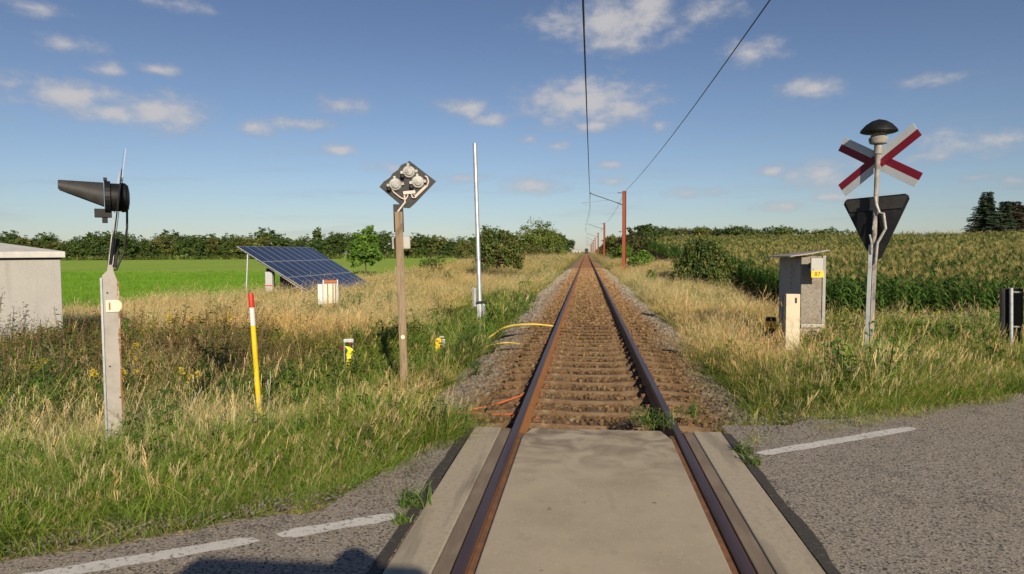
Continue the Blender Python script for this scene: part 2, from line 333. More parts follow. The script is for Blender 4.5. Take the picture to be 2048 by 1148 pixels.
cur=gmix(sep.outputs[0],verge,field); cur=gmix(sep.outputs[1],cur,(.06,.055,.02)); cur=gmix(sep.outputs[2],cur,soil)
t.links.new(cur,b.inputs['Base Color'])
bn=gN('ShaderNodeBump'); bn.inputs['Distance'].default_value=.06; t.links.new(gnoise(14,7),bn.inputs['Height']); t.links.new(bn.outputs[0],b.inputs['Normal'])
S=roadd(X,Y); soilm=(1-ss(.4,1.1,S+1.2*(fbm(X*1.1,Y*1.1)-.5)))
cols=np.stack([fieldm,cornm*(1-fieldm),soilm],-1).reshape(-1,3)
g=fmesh('ground',np.stack([X,Y,Z],-1).reshape(-1,3),Fq,cols,GM); g['kind']='structure'
g.data.polygons.foreach_set('use_smooth',[True]*len(g.data.polygons))

# ---------------------------------------------------------------- road
def asphalt():
    M_=mat('asphalt',(.27,.232,.19),.92,spec=.2,layers=[((.27,.235,.195),1.2,.4,.7,5),((.15,.13,.11),2.6,.56,.70,7),((.06,.053,.046),1.7,.66,.71,7,(1,2.0,1)),((.46,.40,.33),70,.53,.63,2),((.06,.05,.042),55,.54,.63,2)],bump=(55,3,.005),bump2=(3,3,.01))
    return M_
M['asphalt']=asphalt()
def strip(name,f_in,f_out,xs,z,m_,thick=.0):
    mb=MB(); v=[]; 
    for x in xs: v+= [(x,f_in(x),z),(x,f_out(x),z)]
    f=[(2*i,2*i+2,2*i+3,2*i+1) for i in range(len(xs)-1)]
    return mb.add(v,f).build(name,m_)
def wob(x,a=.10,k=3.1,s=0): return a*(fbm(np.array([x*k+s]),np.array([s+2.2]),4)[0]-.5)*2
PE=1.145     # outer edge of the concrete
xs=np.concatenate([np.arange(-60,-6,3),np.arange(-6,-PE-.06,.06),[-PE-.055]])
def left_edge(x):
    base=4.93+.6*x+.34*1.166+wob(x,.16,2.2)
    return base if x<-1.8 else base+ (5.95-base)*ss(-1.9,-1.3,x)*1.0
s1=strip('asphalt_road',lambda x:-40,left_edge,xs,-.012,M['asphalt']); tag(s1,kind='structure')
xs=np.concatenate([[PE+.055],np.arange(PE+.12,9,.08),np.arange(9,70,3)])
s2=strip('asphalt_road',lambda x:-40,lambda x:4.93+.6*x+.55*1.166+wob(x,.2,1.9,5)+.3*math.exp(-(x-1.3)**2*4),xs,-.012,M['asphalt']); tag(s2,kind='structure')
def painted(x0,x1,lab,seed):
    v=[];xs=np.arange(x0,x1+.001,.02)
    for x in xs:
        e=.012*(random.random()-.5); yc=4.93+.6*x; h=.050+.014*wob(x,1,9,seed); ex=1.0
        if x-x0<.08: ex=.35+.65*(x-x0)/.08
        if x1-x<.1: ex=.3+.7*(x1-x)/.1
        v+=[(x+.03,yc-h*1.17*ex+e,-.008),(x-.03,yc+h*1.17*ex*.95+e,-.008)]
    o=MB().add(v,[(2*i,2*i+2,2*i+3,2*i+1) for i in range(len(xs)-1)]).build('road_edge_line',M['paint'])
    return tag(o,kind='structure')
painted(-2.0+.1,-1.27,'',1.); painted(-3.4,-1.99,'',2.); painted(1.33,2.98,'',4.)
# crossing panels: outer slabs, rubber strips, centre slab with cut corners
YE=6.38
def slab(name,poly,z0,z1,m_,lab,cat='crossing slab',bevel=.008):
    n=len(poly); v=[(x,y,z0) for x,y in poly]+[(x,y,z1) for x,y in poly]
    o=MB().add(v,[tuple(range(n)),tuple(range(n,2*n))]+[(i,(i+1)%n,(i+1)%n+n,i+n) for i in range(n)]).build(name,m_,bevel=bevel)
    return tag(o,kind='structure')
slab('crossing_slab',[(-.665,-9),(.665,-9),(.665,6.1),(.60,YE),(-.60,YE),(-.665,6.1)],-.22,-.006,M['concrete'],'')
for s in (-1,1):
    slab('crossing_slab',[(s*PE,-9),(s*PE,YE-.0),(s*.892,YE),(s*.892,-9)],-.22,-.004,M['edge_concrete'],'')
    slab('crossing_rubber_strip',[(s*.888,-9),(s*.888,YE-.02),(s*.80,YE-.02),(s*.80,-9)],-.22,-.012,M['dark_concrete'],'',bevel=.004)
    # inner rubber-steel flangeway lip
    slab('flangeway_strip',[(s*.712,-9),(s*.712,YE-.1),(s*.668,YE-.1),(s*.668,-9)],-.22,-.026,M['clip'],'',bevel=.002)
    # bitumen joint between slab and asphalt
    v=[]
    for i in range(170):
        y=-9+i*(YE+8.95)/169; v+=[(s*(PE+.004),y,-.002+.002*math.sin(i)),(s*(PE+.085+.03*wob(y,1,3,s*3.)),y,-.005)]
    tag(MB().add(v,[(2*i,2*i+2,2*i+3,2*i+1) for i in range(169)]).build('bitumen_joint',M['rubber']),kind='structure')

# ---------------------------------------------------------------- rails, sleepers, ballast
prof=[(-.036,-.012),(-.030,-.002),(-.018,0),(.018,0),(.030,-.002),(.036,-.012),(.035,-.038),(.012,-.05),(.009,-.065),(.009,-.12),(.018,-.135),(.075,-.148),(.075,-.16),(-.075,-.16),(-.075,-.148),(-.018,-.135),(-.009,-.12),(-.009,-.065),(-.012,-.05),(-.035,-.038)]
for s,lab in ((-1,'left rail of the single track, its rusty inner side lit orange'),(1,'right rail of the single track, its inner side dark in shadow')):
    ys=[-9,0,3,6,10,20,40,80,160,320,700]; v=[]; f=[]; mi=[]; n=len(prof)
    for y in ys: v+=[(s*.7525+x,y,z) for x,z in prof]
    mb=MB()
    mb.v=v
    for i in range(len(ys)-1):
        for k in range(n): mb.f.append((i*n+k,i*n+(k+1)%n,(i+1)*n+(k+1)%n,(i+1)*n+k)); mb.m.append(0 if k in(0,1,2,3,4) else 1)
    tag(mb.build('rail',[M['railtop'],M['rust']]),lab,'rail',None)
sl=thing('railway_sleeper','concrete sleeper crossing the track under both rails','sleeper',(0,6.72,0),0,'sleepers under the rails')
MB().prism([(-1.25,-.36),(1.25,-.36),(1.25,-.185),(.95,-.163),(.45,-.163),(.25,-.18),(-.25,-.18),(-.45,-.163),(-.95,-.163),(-1.25,-.185)],-.13,.13).build('beam',M['sleeper'],sl,bevel=.012)
for s in (-1,1):
    for q in (-1,1):
        x=s*.7525+q*.11
        mb=MB(); mb.box(x-.035,x+.035,-.055,.055,-.17,-.147); mb.tube([(x+q*.01,0,-.15),(x+q*.01,0,-.105)],.018,6); mb.box(x-.02+q*.01,x+.02+q*.01,-.02,.02,-.135,-.115)
        mb.tube([(x-q*.03,-.05,-.14),(x+q*.035,-.05,-.125),(x+q*.04,.05,-.125),(x-q*.03,.05,-.14)],.011,6)
        mb.build('rail_clip',M['clip'],sl)
for i in range(1,62): dup(sl,(random.uniform(-.02,.02),6.72+.6*i,-.002*random.random()-(.012 if i>12 else 0)),random.uniform(-.006,.006))

cm=M['concrete'].node_tree; cb=cm.nodes['Principled BSDF']; csrc=cb.inputs['Base Color'].links[0].from_socket
cn=[cm.nodes.new(k_) for k_ in ('ShaderNodeTexCoord','ShaderNodeSeparateXYZ','ShaderNodeMapRange','ShaderNodeTexNoise','ShaderNodeMapRange','ShaderNodeMath','ShaderNodeMix')]
cm.links.new(cn[0].outputs['Object'],cn[1].inputs[0]); cm.links.new(cn[1].outputs[1],cn[2].inputs[0]); cn[2].inputs[1].default_value=4.7; cn[2].inputs[2].default_value=6.2
cm.links.new(cn[0].outputs['Object'],cn[3].inputs['Vector']); cn[3].inputs['Scale'].default_value=3.2; cn[3].inputs['Detail'].default_value=8; cn[3].inputs['Distortion'].default_value=1.2
cm.links.new(cn[3].outputs['Fac'],cn[4].inputs[0]); cn[4].inputs[1].default_value=.40; cn[4].inputs[2].default_value=.62
cn[5].operation='MULTIPLY'; cm.links.new(cn[2].outputs[0],cn[5].inputs[0]); cm.links.new(cn[4].outputs[0],cn[5].inputs[1])
cn[6].data_type='RGBA'; cm.links.new(cn[5].outputs[0],cn[6].inputs[0]); cm.links.new(csrc,cn[6].inputs[6]); cn[6].inputs[7].default_value=(.20,.155,.11,1); cm.links.new(cn[6].outputs[2],cb.inputs['Base Color'])
BM=mat('ballast_stones',(.38,.31,.24),.9,layers=[((.24,.17,.11),2.0,.4,.65,6),((.38,.32,.26),40,.5,.7,4),((.09,.055,.03),55,.56,.68,5)],bump=(32,6,.03))
def ballast_z(x,y):
    ax=np.abs(x); cen=np.where(y<30,-.245,-.21)+.035*ss(9,22,y)
    z=cen-.03*ss(1.2,1.7,ax)-.45*ss(1.6,3.3,ax); z=z+(-.075-z)*ss(7.4,6.35,y)*ss(1.15,1.5,ax)
    return z
bx=np.array([-3.2,-2.6,-2.2,-1.8,-1.5,-1.2,-.9,-.6,-.3,0,.3,.6,.9,1.2,1.5,1.8,2.2,2.6,3.2]); by=np.concatenate([np.arange(6.34,40,.5),np.arange(40,120,4),np.arange(120,701,20)])
bX,bY=np.meshgrid(bx,by); bZ=ballast_z(bX,bY)-.02; ii=np.arange(bX.size).reshape(bX.shape)
rustm=np.stack([np.ones_like(bX)]*3,-1)
bo=fmesh('ballast_bed',np.stack([bX,bY,bZ],-1).reshape(-1,3),np.stack([ii[:-1,:-1],ii[:-1,1:],ii[1:,1:],ii[1:,:-1]],-1).reshape(-1,4),rustm.reshape(-1,3),BM); bo['kind']='structure'
# far track bed is rustier near the rails: real brake-dust stain across the bed
tb=BM.node_tree; bs=tb.nodes['Principled BSDF']; src=bs.inputs['Base Color'].links[0].from_socket
sepx=tb.nodes.new('ShaderNodeSeparateXYZ'); tcx=tb.nodes.new('ShaderNodeTexCoord'); tb.links.new(tcx.outputs['Object'],sepx.inputs[0])
ab=tb.nodes.new('ShaderNodeMath'); ab.operation='ABSOLUTE'; tb.links.new(sepx.outputs[0],ab.inputs[0])
mrr=tb.nodes.new('ShaderNodeMapRange'); mrr.inputs[1].default_value=1.9; mrr.inputs[2].default_value=1.1; tb.links.new(ab.outputs[0],mrr.inputs[0])
mm=tb.nodes.new('ShaderNodeMix'); mm.data_type='RGBA'; mm.blend_type='MULTIPLY'; tb.links.new(mrr.outputs[0],mm.inputs[0]); tb.links.new(src,mm.inputs[6]); mm.inputs[7].default_value=(1.25,.72,.36,1); tb.links.new(mm.outputs[2],bs.inputs['Base Color'])

# ---------------------------------------------------------------- scattering
def scatter(name,P,rot,scale,idx,tint,protos,label=None,cat=None,kind='stuff'):
    me=bpy.data.meshes.new(name); n=len(P); me.vertices.add(n); me.vertices.foreach_set('co',np.asarray(P,np.float32).ravel())
    for nm,ty,arr,key in (('rot','FLOAT_VECTOR',rot,'vector'),('scl','FLOAT_VECTOR',scale,'vector'),('tint','FLOAT_VECTOR',tint,'vector'),('idx','INT',idx,'value')):
        a=me.attributes.new(nm,ty,'POINT'); a.data.foreach_set(key,np.asarray(arr,np.int32 if ty=='INT' else np.float32).ravel())
    o=bpy.data.objects.new(name,me); C.objects.link(o)
    col=bpy.data.collections.new(name+'_kinds')
    for i,p in enumerate(protos): p.name='%s_kind_%02d'%(name,i); col.objects.link(p)
    ng=bpy.data.node_groups.new(name,'GeometryNodeTree'); ng.interface.new_socket('Geometry',in_out='INPUT',socket_type='NodeSocketGeometry'); ng.interface.new_socket('Geometry',in_out='OUTPUT',socket_type='NodeSocketGeometry')
    q=ng.nodes; gi=q.new('NodeGroupInput'); go=q.new('NodeGroupOutput'); ip=q.new('GeometryNodeInstanceOnPoints'); ci=q.new('GeometryNodeCollectionInfo')
    ci.inputs['Collection'].default_value=col; ci.inputs['Separate Children'].default_value=True; ci.inputs['Reset Children'].default_value=True
    def na(nm,ty):
        k=q.new('GeometryNodeInputNamedAttribute'); k.data_type=ty; k.inputs['Name'].default_value=nm; return [s_ for s_ in k.outputs if s_.enabled and s_.name=='Attribute'][0]
    er=q.new('FunctionNodeEulerToRotation'); ng.links.new(na('rot','FLOAT_VECTOR'),er.inputs[0])
    ng.links.new(gi.outputs[0],ip.inputs['Points']); ng.links.new(ci.outputs[0],ip.inputs['Instance']); ip.inputs['Pick Instance'].default_value=True
    ng.links.new(na('idx','INT'),ip.inputs['Instance Index']); ng.links.new(er.outputs[0],ip.inputs['Rotation']); ng.links.new(na('scl','FLOAT_VECTOR'),ip.inputs['Scale']); ng.links.new(ip.outputs[0],go.inputs[0])
    md=o.modifiers.new('scatter','NODES'); md.node_group=ng
    return tag(o,label,cat,None,kind)

# blade builder: curved tapering strips
def blades(n,h,hv,wd,lean,spread,cbase,ctip,rg,segs=3,droop=.5,seed_head=0.,cvar=.25,hcol=None):
    V=[];F=[];Cc=[]
    for i in range(n):
        a=rg.random()*6.283; r=spread*math.sqrt(rg.random()); x0,y0=r*math.cos(a),r*math.sin(a)
        hh=h*(1+hv*(rg.random()*2-1)); b_=rg.random()*6.283; ln=lean*hh*(rg.random()**.7); dx,dy=math.cos(b_)*ln,math.sin(b_)*ln
        fa=rg.random()*6.283; wx,wy=math.cos(fa),math.sin(fa); k=1+cvar*(rg.random()*2-1); hue=rg.random()
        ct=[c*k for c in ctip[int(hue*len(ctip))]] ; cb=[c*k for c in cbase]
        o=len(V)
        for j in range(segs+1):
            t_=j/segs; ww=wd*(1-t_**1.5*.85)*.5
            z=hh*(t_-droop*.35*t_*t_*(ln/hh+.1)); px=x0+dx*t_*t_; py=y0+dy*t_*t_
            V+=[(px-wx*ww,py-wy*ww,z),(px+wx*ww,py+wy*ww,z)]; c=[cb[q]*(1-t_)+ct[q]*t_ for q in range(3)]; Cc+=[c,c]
        for j in range(segs): F.append((o+2*j,o+2*j+1,o+2*j+3,o+2*j+2))
        if seed_head and rg.random()<seed_head:
            tx,ty,tz=x0+dx,y0+dy,hh*(1-droop*.35*(ln/hh+.1)); hc=hcol or ct
            hk=1+.3*(rg.random()*2-1)
            for q in range(6):
                u=q/6; aa=rg.random()*6.283; sl_=.016*(1-u*.6)+.003; bz=tz-hh*.22*(1-u); t2=1-.22*(1-u)
                cx,cy=x0+dx*t2*t2,y0+dy*t2*t2; ex,ey=math.cos(aa)*sl_,math.sin(aa)*sl_
                o=len(V); w2=.0014
                V+=[(cx-w2*math.sin(aa),cy+w2*math.cos(aa),bz),(cx+w2*math.sin(aa),cy-w2*math.cos(aa),bz),(cx+ex+w2*math.sin(aa),cy+ey-w2*math.cos(aa),bz+sl_*3.0),(cx+ex-w2*math.sin(aa),cy+ey+w2*math.cos(aa),bz+sl_*3.2)]
                Cc+=[[z_*hk for z_ in hc]]*4; F.append((o,o+1,o+2,o+3))
    return V,F,Cc
def leafy(n,h,wd,rg,cols,size,stem=(.06,.08,.02),top=None,topn=0,topc=(.7,.5,.02),narrow=.35,tsize=.02):
    """upright broad-leaved weed: stem plus leaves, optional flower clusters on top"""
    V=[];F=[];Cc=[]
    for s_ in range(n):
        a=rg.random()*6.283; r=wd*math.sqrt(rg.random()); x0,y0=r*math.cos(a),r*math.sin(a); hh=h*(.7+.5*rg.random()); lx,ly=(rg.random()-.5)*.3*hh,(rg.random()-.5)*.3*hh
        o=len(V); sw=.004
        V+=[(x0-sw,y0,0),(x0+sw,y0,0),(x0+lx+sw*.6,y0+ly,hh),(x0+lx-sw*.6,y0+ly,hh)]; Cc+=[stem]*4; F.append((o,o+1,o+2,o+3))
        nl=int(10+8*rg.random())
        for j in range(nl):
            t_=(j+.5)/nl; aa=j*2.4+rg.random(); L_=size*(1.1-.6*t_)*(.7+.6*rg.random()); cx,cy,cz=x0+lx*t_,y0+ly*t_,hh*t_; dx,dy=math.cos(aa),math.sin(aa); el_=.2+.6*rg.random(); k=.7+.6*rg.random(); c=cols[int(rg.random()*len(cols))]; c=[q*k for q in c]; wv=L_*narrow
            o=len(V); V+=[(cx,cy,cz),(cx+dx*L_*.5-dy*wv*.5,cy+dy*L_*.5+dx*wv*.5,cz+el_*L_*.5),(cx+dx*L_,cy+dy*L_,cz+el_*L_*.5-.2*L_),(cx+dx*L_*.5+dy*wv*.5,cy+dy*L_*.5-dx*wv*.5,cz+el_*L_*.5)]
            Cc+=[c]*4; F.append((o,o+1,o+2,o+3))
        for j in range(topn):
            aa=rg.random()*6.283; rr=.05*math.sqrt(rg.random())*(h/.6); px,py,pz=x0+lx+math.cos(aa)*rr,y0+ly+math.sin(aa)*rr,hh*(.93+.13*rg.random()) if top!='spike' else hh*(.62+.45*rg.random())
            if top=='spike': px,py=x0+lx+(px-x0-lx)*.35,y0+ly+(py-y0-ly)*.35
            k=.7+.5*rg.random(); o=len(V); s2_=tsize; b2=rg.random()*6.283; ux,uy=math.cos(b2)*s2_,math.sin(b2)*s2_
            V+=[(px-ux,py-uy,pz-s2_*.4),(px+uy,py-ux,pz+s2_*.3),(px+ux,py+uy,pz+s2_*.5),(px-uy,py+ux,pz+s2_*.1)]; Cc+=[[q*k for q in topc]]*4; F.append((o,o+1,o+2,o+3))
    return V,F,Cc
rg=np.random.default_rng(11)
def proto(vfc,m_=None): return fmesh('p',vfc[0],vfc[1],vfc[2],m_ or LI,link=False)
def join(*a):
    V=[];F=[];Cc=[]
    for v,f,c in a:
        o=len(V); V+=list(v); F+=[tuple(i+o for i in q) for q in f]; Cc+=list(c)
    return V,F,Cc
straw=[(.66,.54,.27),(.54,.46,.20),(.72,.61,.36),(.40,.40,.11)]
green=[(.19,.33,.035),(.25,.37,.05),(.14,.27,.03),(.34,.38,.09)]
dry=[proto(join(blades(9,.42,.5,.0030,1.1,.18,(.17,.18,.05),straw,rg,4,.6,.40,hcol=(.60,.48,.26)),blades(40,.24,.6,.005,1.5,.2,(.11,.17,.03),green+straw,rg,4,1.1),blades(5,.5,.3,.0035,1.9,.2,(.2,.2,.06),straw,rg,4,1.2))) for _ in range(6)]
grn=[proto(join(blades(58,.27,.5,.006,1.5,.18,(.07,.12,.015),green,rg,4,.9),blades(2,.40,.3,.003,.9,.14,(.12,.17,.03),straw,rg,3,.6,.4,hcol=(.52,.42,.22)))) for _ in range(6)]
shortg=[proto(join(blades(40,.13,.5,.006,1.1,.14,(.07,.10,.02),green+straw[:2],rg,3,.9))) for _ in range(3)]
lush=[proto(join(leafy(7,.36,.17,rg,[(.05,.13,.02),(.08,.18,.03),(.10,.20,.03)],.10),blades(20,.4,.4,.007,.8,.17,(.05,.10,.015),green,rg,3,.9))) for _ in range(4)]
brownw=[proto(join(leafy(6,.62,.18,rg,[(.12,.19,.03),(.14,.17,.04),(.09,.16,.02)],.08,(.17,.12,.06),'spike',14,(.28,.19,.11),tsize=.008),blades(12,.4,.4,.007,.8,.17,(.06,.09,.02),green,rg,3,.9))) for _ in range(3)]
ragw=[proto(leafy(6,.50,.15,rg,[(.08,.14,.02),(.11,.17,.03)],.09,(.1,.1,.02),'flat',12,(.72,.58,.04),tsize=.017)) for _ in range(3)]

def pts(n,x0,x1,y0,y1,dens):
    x=rg.uniform(x0,x1,n); y=rg.uniform(y0,y1,n); keep=rg.random(n)<dens(x,y); return x[keep],y[keep]
def view_ok(x,y,m_=3.): # inside the wedge the photograph could see from a step to either side
    return (x>-1.13*(y+m_)-1)&(x<.86*(y+m_)+1)
def dryness(x,y):
    s=roadd(x,y); n=fbm(x*.45+5,y*.3,3); n2_=fbm(x*.16,y*.12+9,2)
    L_=-.42+.80*ss(2.5,4.0,s)-.42*ss(4.6,6.3,s)*(1-ss(15,20,y))+.50*ss(13,22,y)*ss(4.5,6.5,-x)+.2*ss(1.6,2.6,x+4.2)
    ditch=np.exp(-((x+3.9+.05*(y-14))/1.3)**2)*ss(9.5,12,y)*(1-ss(32,48,y))
    near_l=np.where(x<0,L_-.7*ditch,0)
    right=-.22+.6*np.exp(-((x-2.4)/1.1)**2)*ss(6.5,8,y)+.42*ss(3.2,6.2,s)+.12*ss(14,18,y)
    d=np.where(x<0,near_l,right)
    d=d+(n-.5)*1.1+(n2_-.5)*.5
    d=d+.4*ss(22,45,y)
    return d
def verge_mask(x,y,edge=2.0):
    s=roadd(x,y); ax=np.abs(x)
    e=np.where(x<0,2.2+.35*ss(10,18,y),2.15)+.55*(fbm(x*.3,y*.9)-.5)*2
    e=e+ .15*ss(10,30,y)
    ok=(s>.36+.4*(fbm(x*1.3,y*1.3)-.5))&((ax>e)|(y<6.25))
    ok|=(s>1.0)&(ax>1.36)&(ax<2.8)&(y>6.15)&(y<7.5)&(rg.random(len(x))<np.where((x>1.5),.6,.3))
    ok|=(s>1.0)&(ax>1.75)&(ax<2.8)&(rg.random(len(x))<.05)
    ok&=~((x<0)&(y<6.15)&(ax<1.9)&(s<3)&(ax<1.35+.5*ss(6.1,4.2,y)))&~((ax<1.36))
    ok&=~((x<-20.5-2*(fbm(x*.1,y*.1)-.5))&(y>16))&~((x>8.8)&(y>28-.25*(x-8.8)))
    ok&=~((np.abs(x+14.2)<2.4)&(np.abs(y-14.8)<.9))
    return ok
Pd={'dry':[], 'grn':[], 'sht':[], 'lush':[], 'brn':[], 'rag':[]}
def place(n,x0,x1,y0,y1,sc,yy=None):
    x=rg.uniform(x0,x1,n); y=rg.uniform(y0,y1,n); k=verge_mask(x,y)&view_ok(x,y); x,y=x[k],y[k]
    d=dryness(x,y)+rg.normal(0,.22,len(x)); s=roadd(x,y); u=rg.random(len(x))
    sz=np.full(len(x),sc)*(.6+.4*ss(.4,1.6,s))*rg.uniform(.75,1.25,len(x))*(.62+.95*fbm(x*.6+30,y*.6,3))
    sz*=np.where((x<0)&(s<3.6),.82,1.)*np.where((x>-4.2)&(x<-1.5)&(y>7)&(y<15),.72,1.)*np.where(rg.random(len(x))<.07,1.55,1.)*np.where((x>2.7)&(x<4.1)&(y>10.8)&(y<14.6),.5,1.)
    edge=(s<.45+.3*u)
    brn=(x<-5)&(u<.15*np.exp(-((x+8.7)/3.2)**2-((y-13)/3.5)**2)); lu=((d<.12)&(s>3.2)&(u>.45))|((u>.95)&(s>1.2)&(u<.985))
    rg_=(~brn)&(u>.9965)&(x<-6)&(y>9)&(y<19)
    for key,mk in (('sht',edge),('brn',~edge&brn),('rag',~edge&rg_),('lush',~edge&~brn&~rg_&lu),('dry',~edge&~brn&~rg_&~lu&(d>.44)),('grn',~edge&~brn&~rg_&~lu&(d<=.44))):
        Pd[key].append(np.stack([x[mk],y[mk],sz[mk],d[mk]],-1))
place(36000,-14,-1.2,2,14,1.); place(9000,-30,-2,14,24,1.1); place(20000,-24,-2,14,30,1.1)
place(22000,1.2,14,5.5,14,1.); place(17000,2,20,14,30,1.05)
place(9000,-26,-2,30,60,1.25); place(6000,2,9.5,28,60,1.1); place(9000,-26,-2.2,60,150,1.5); place(4500,2.2,9.5,60,150,1.3); place(3500,-16,16,150,420,2.4)
def emit(name,key,protos,label,hs_=1.,tintf=None):
    P=np.concatenate(Pd[key]); n=len(P); z=H(P[:,0],P[:,1])
    XYZ=np.stack([P[:,0],P[:,1],z-.02],-1)
    wind=fbm(P[:,0]*.25+40,P[:,1]*.25,2)
    rot=np.stack([rg.normal(0,.20,n),rg.normal(.05,.20,n)+.30*(wind-.3),rg.uniform(0,6.283,n)],-1)
    # tilt is applied before the spin, so keep spin small to hold the common lean
    rot[:,2]=rg.uniform(-1.3,1.3,n)
    far=ss(25,120,P[:,1]); s_=P[:,2]; sc=np.stack([s_*(1+.8*far),s_*(1+.8*far),s_*hs_*(1-.35*far)],-1)
    b_=.82+.36*rg.random(n)+.35*(fbm(P[:,0]*.7,P[:,1]*.7,2)-.5); warm=.09+rg.normal(0,.08,n)+.30*(fbm(P[:,0]*.2+3,P[:,1]*.2,2)-.5)
    tint=np.stack([b_*(1+warm),b_,b_*(1-warm*.8)],-1)
    print(name,n)
    return scatter(name,XYZ,rot,sc,rg.integers(0,len(protos),n),tint,protos,label,'grass')
emit('dry_grass','dry',dry,'dry straw coloured meadow grass with feathery seed heads')
emit('green_grass','grn',grn,'lush green grass on the verges',1.0)
emit('short_grass','sht',shortg,'short sparse grass along the road edges')
emit('ditch_weeds','lush',lush,'dark green leafy weeds in the ditch left of the track')
emit('brown_weeds','brn',brownw,'brown seeding weeds beside the grey hut')
emit('yellow_ragwort','rag',ragw,'yellow flowering weeds among the left verge grass')

# short crop of the bright green field: tufts only near, texture beyond
n=26000; x=rg.uniform(-75,-19,n); y=rg.uniform(15,95,n); k=view_ok(x,y)&(x<-20.8-2*(fbm(x*.1,y*.1)-.5))&(rg.random(n)>ss(45,95,y)); x,y=x[k],y[k]; n=len(x)
cropp=[proto(blades(60,.22,.4,.014,.7,.42,(.11,.22,.015),[(.19,.36,.03),(.24,.40,.05),(.15,.31,.02)],rg,2,.6)) for _ in range(3)]
b_=.85+.3*rg.random(n)+.3*(fbm(x*.08,y*.3,2)-.5)
s_=rg.uniform(.7,1.2,n)*(1+.6*ss(40,90,y))
scatter('field_crop',np.stack([x,y,H(x,y)-.02],-1),np.stack([rg.normal(0,.1,n),rg.normal(0,.1,n),rg.uniform(0,6.28,n)],-1),np.stack([s_,s_,s_*.9],-1),rg.integers(0,3,n),np.stack([b_,b_,b_],-1),cropp,'bright green young crop covering the left field','crop')

# ballast stones
def stone(seed):
    r_=np.random.default_rng(seed); bm=bmesh.new(); bmesh.ops.create_icosphere(bm,subdivisions=1,radius=1)
    for v in bm.verts:
        v.co=Vector((v.co.x*.75,v.co.y*1.0,v.co.z*.62))*(.72+.5*r_.random())
    V=[tuple(v.co) for v in bm.verts]; F=[[v.index for v in f.verts] for f in bm.faces]; bm.free()
    me=bpy.data.meshes.new('s'); me.from_pydata(V,[],F); a=me.attributes.new('col','FLOAT_COLOR','POINT'); a.data.foreach_set('color',np.ones(len(V)*4,np.float32)); me.materials.append(SM); return bpy.data.objects.new('s',me)
SM=mat('stone',(1,1,1),.88,layers=[((.55,.5,.45),30,.45,.7,4)],bump=(12,3,.05))
ts=SM.node_tree; bs=ts.nodes['Principled BSDF']; src=bs.inputs['Base Color'].links[0].from_socket; a2=ts.nodes.new('ShaderNodeAttribute'); a2.attribute_name='tint'; a2.attribute_type='INSTANCER'
mm=ts.nodes.new('ShaderNodeMix'); mm.data_type='RGBA'; mm.blend_type='MULTIPLY'; mm.inputs[0].default_value=1; ts.links.new(src,mm.inputs[6]); ts.links.new(a2.outputs['Vector'],mm.inputs[7]); ts.links.new(mm.outputs[2],bs.inputs['Base Color'])
stones=[stone(i) for i in range(6)]
xs_=[];ys_=[];zs_=[];ss_=[]
for n,y0,y1,s0 in ((52000,6.32,16,.031),(32000,16,34,.038),(18000,34,75,.05)):
    x=rg.uniform(-2.95,2.95,n); y=rg.uniform(y0,y1,n); ax=np.abs(x)
    e=2.45+.5*(fbm(x*.4+9,y*.8)-.5); k=(ax<e)
    ph=((y-6.72+.3)%.6)-.3; on=(np.abs(ph)<.125)&(ax<1.25)&(y<40)
    p_on=.22+.7*ss(8,16,y+ .8*(ax>1.0)); k&=~(on&(rg.random(n)>p_on))&~(np.abs(ax-.7525)<.075)&~((y<6.42)&(ax<PE+.15))
    x,y,on=x[k],y[k],on[k]; z=ballast_z(x,y)+rg.uniform(-.012,.02,len(x)); z=np.where(on,np.maximum(z,-.175)+.012,z)
    near_r=np.abs(np.abs(x)-.7525)<.13; z=np.where(near_r,np.minimum(z,-.155),z)
    xs_.append(x);ys_.append(y);zs_.append(z);ss_.append(s0*rg.uniform(.6,1.35,len(x)))
x=np.concatenate(xs_);y=np.concatenate(ys_);z=np.concatenate(zs_);s_=np.concatenate(ss_); n=len(x); print('stones',n)
grey=np.array([.50,.43,.35]); rusty=np.array([.42,.25,.11]); w_=1-ss(1.15,2.0,np.abs(x)+.5*(fbm(x*2,y*.5)-.5)); w_=np.clip(w_+.25*rg.normal(0,1,n)*.5,0,1)[:,None]
tint=(grey*(1-w_)+rusty*w_)*(rg.uniform(.45,1.45,n)[:,None]); pale=rg.random(n)<.10; tint[pale]*=1.35; tint=np.clip(tint,.02,.62)
scatter('ballast_stones',np.stack([x,y,z],-1),rg.uniform(0,6.28,(n,3)),np.stack([s_]*3,-1),rg.integers(0,6,n),tint,stones,'crushed stone ballast around the sleepers','ballast')

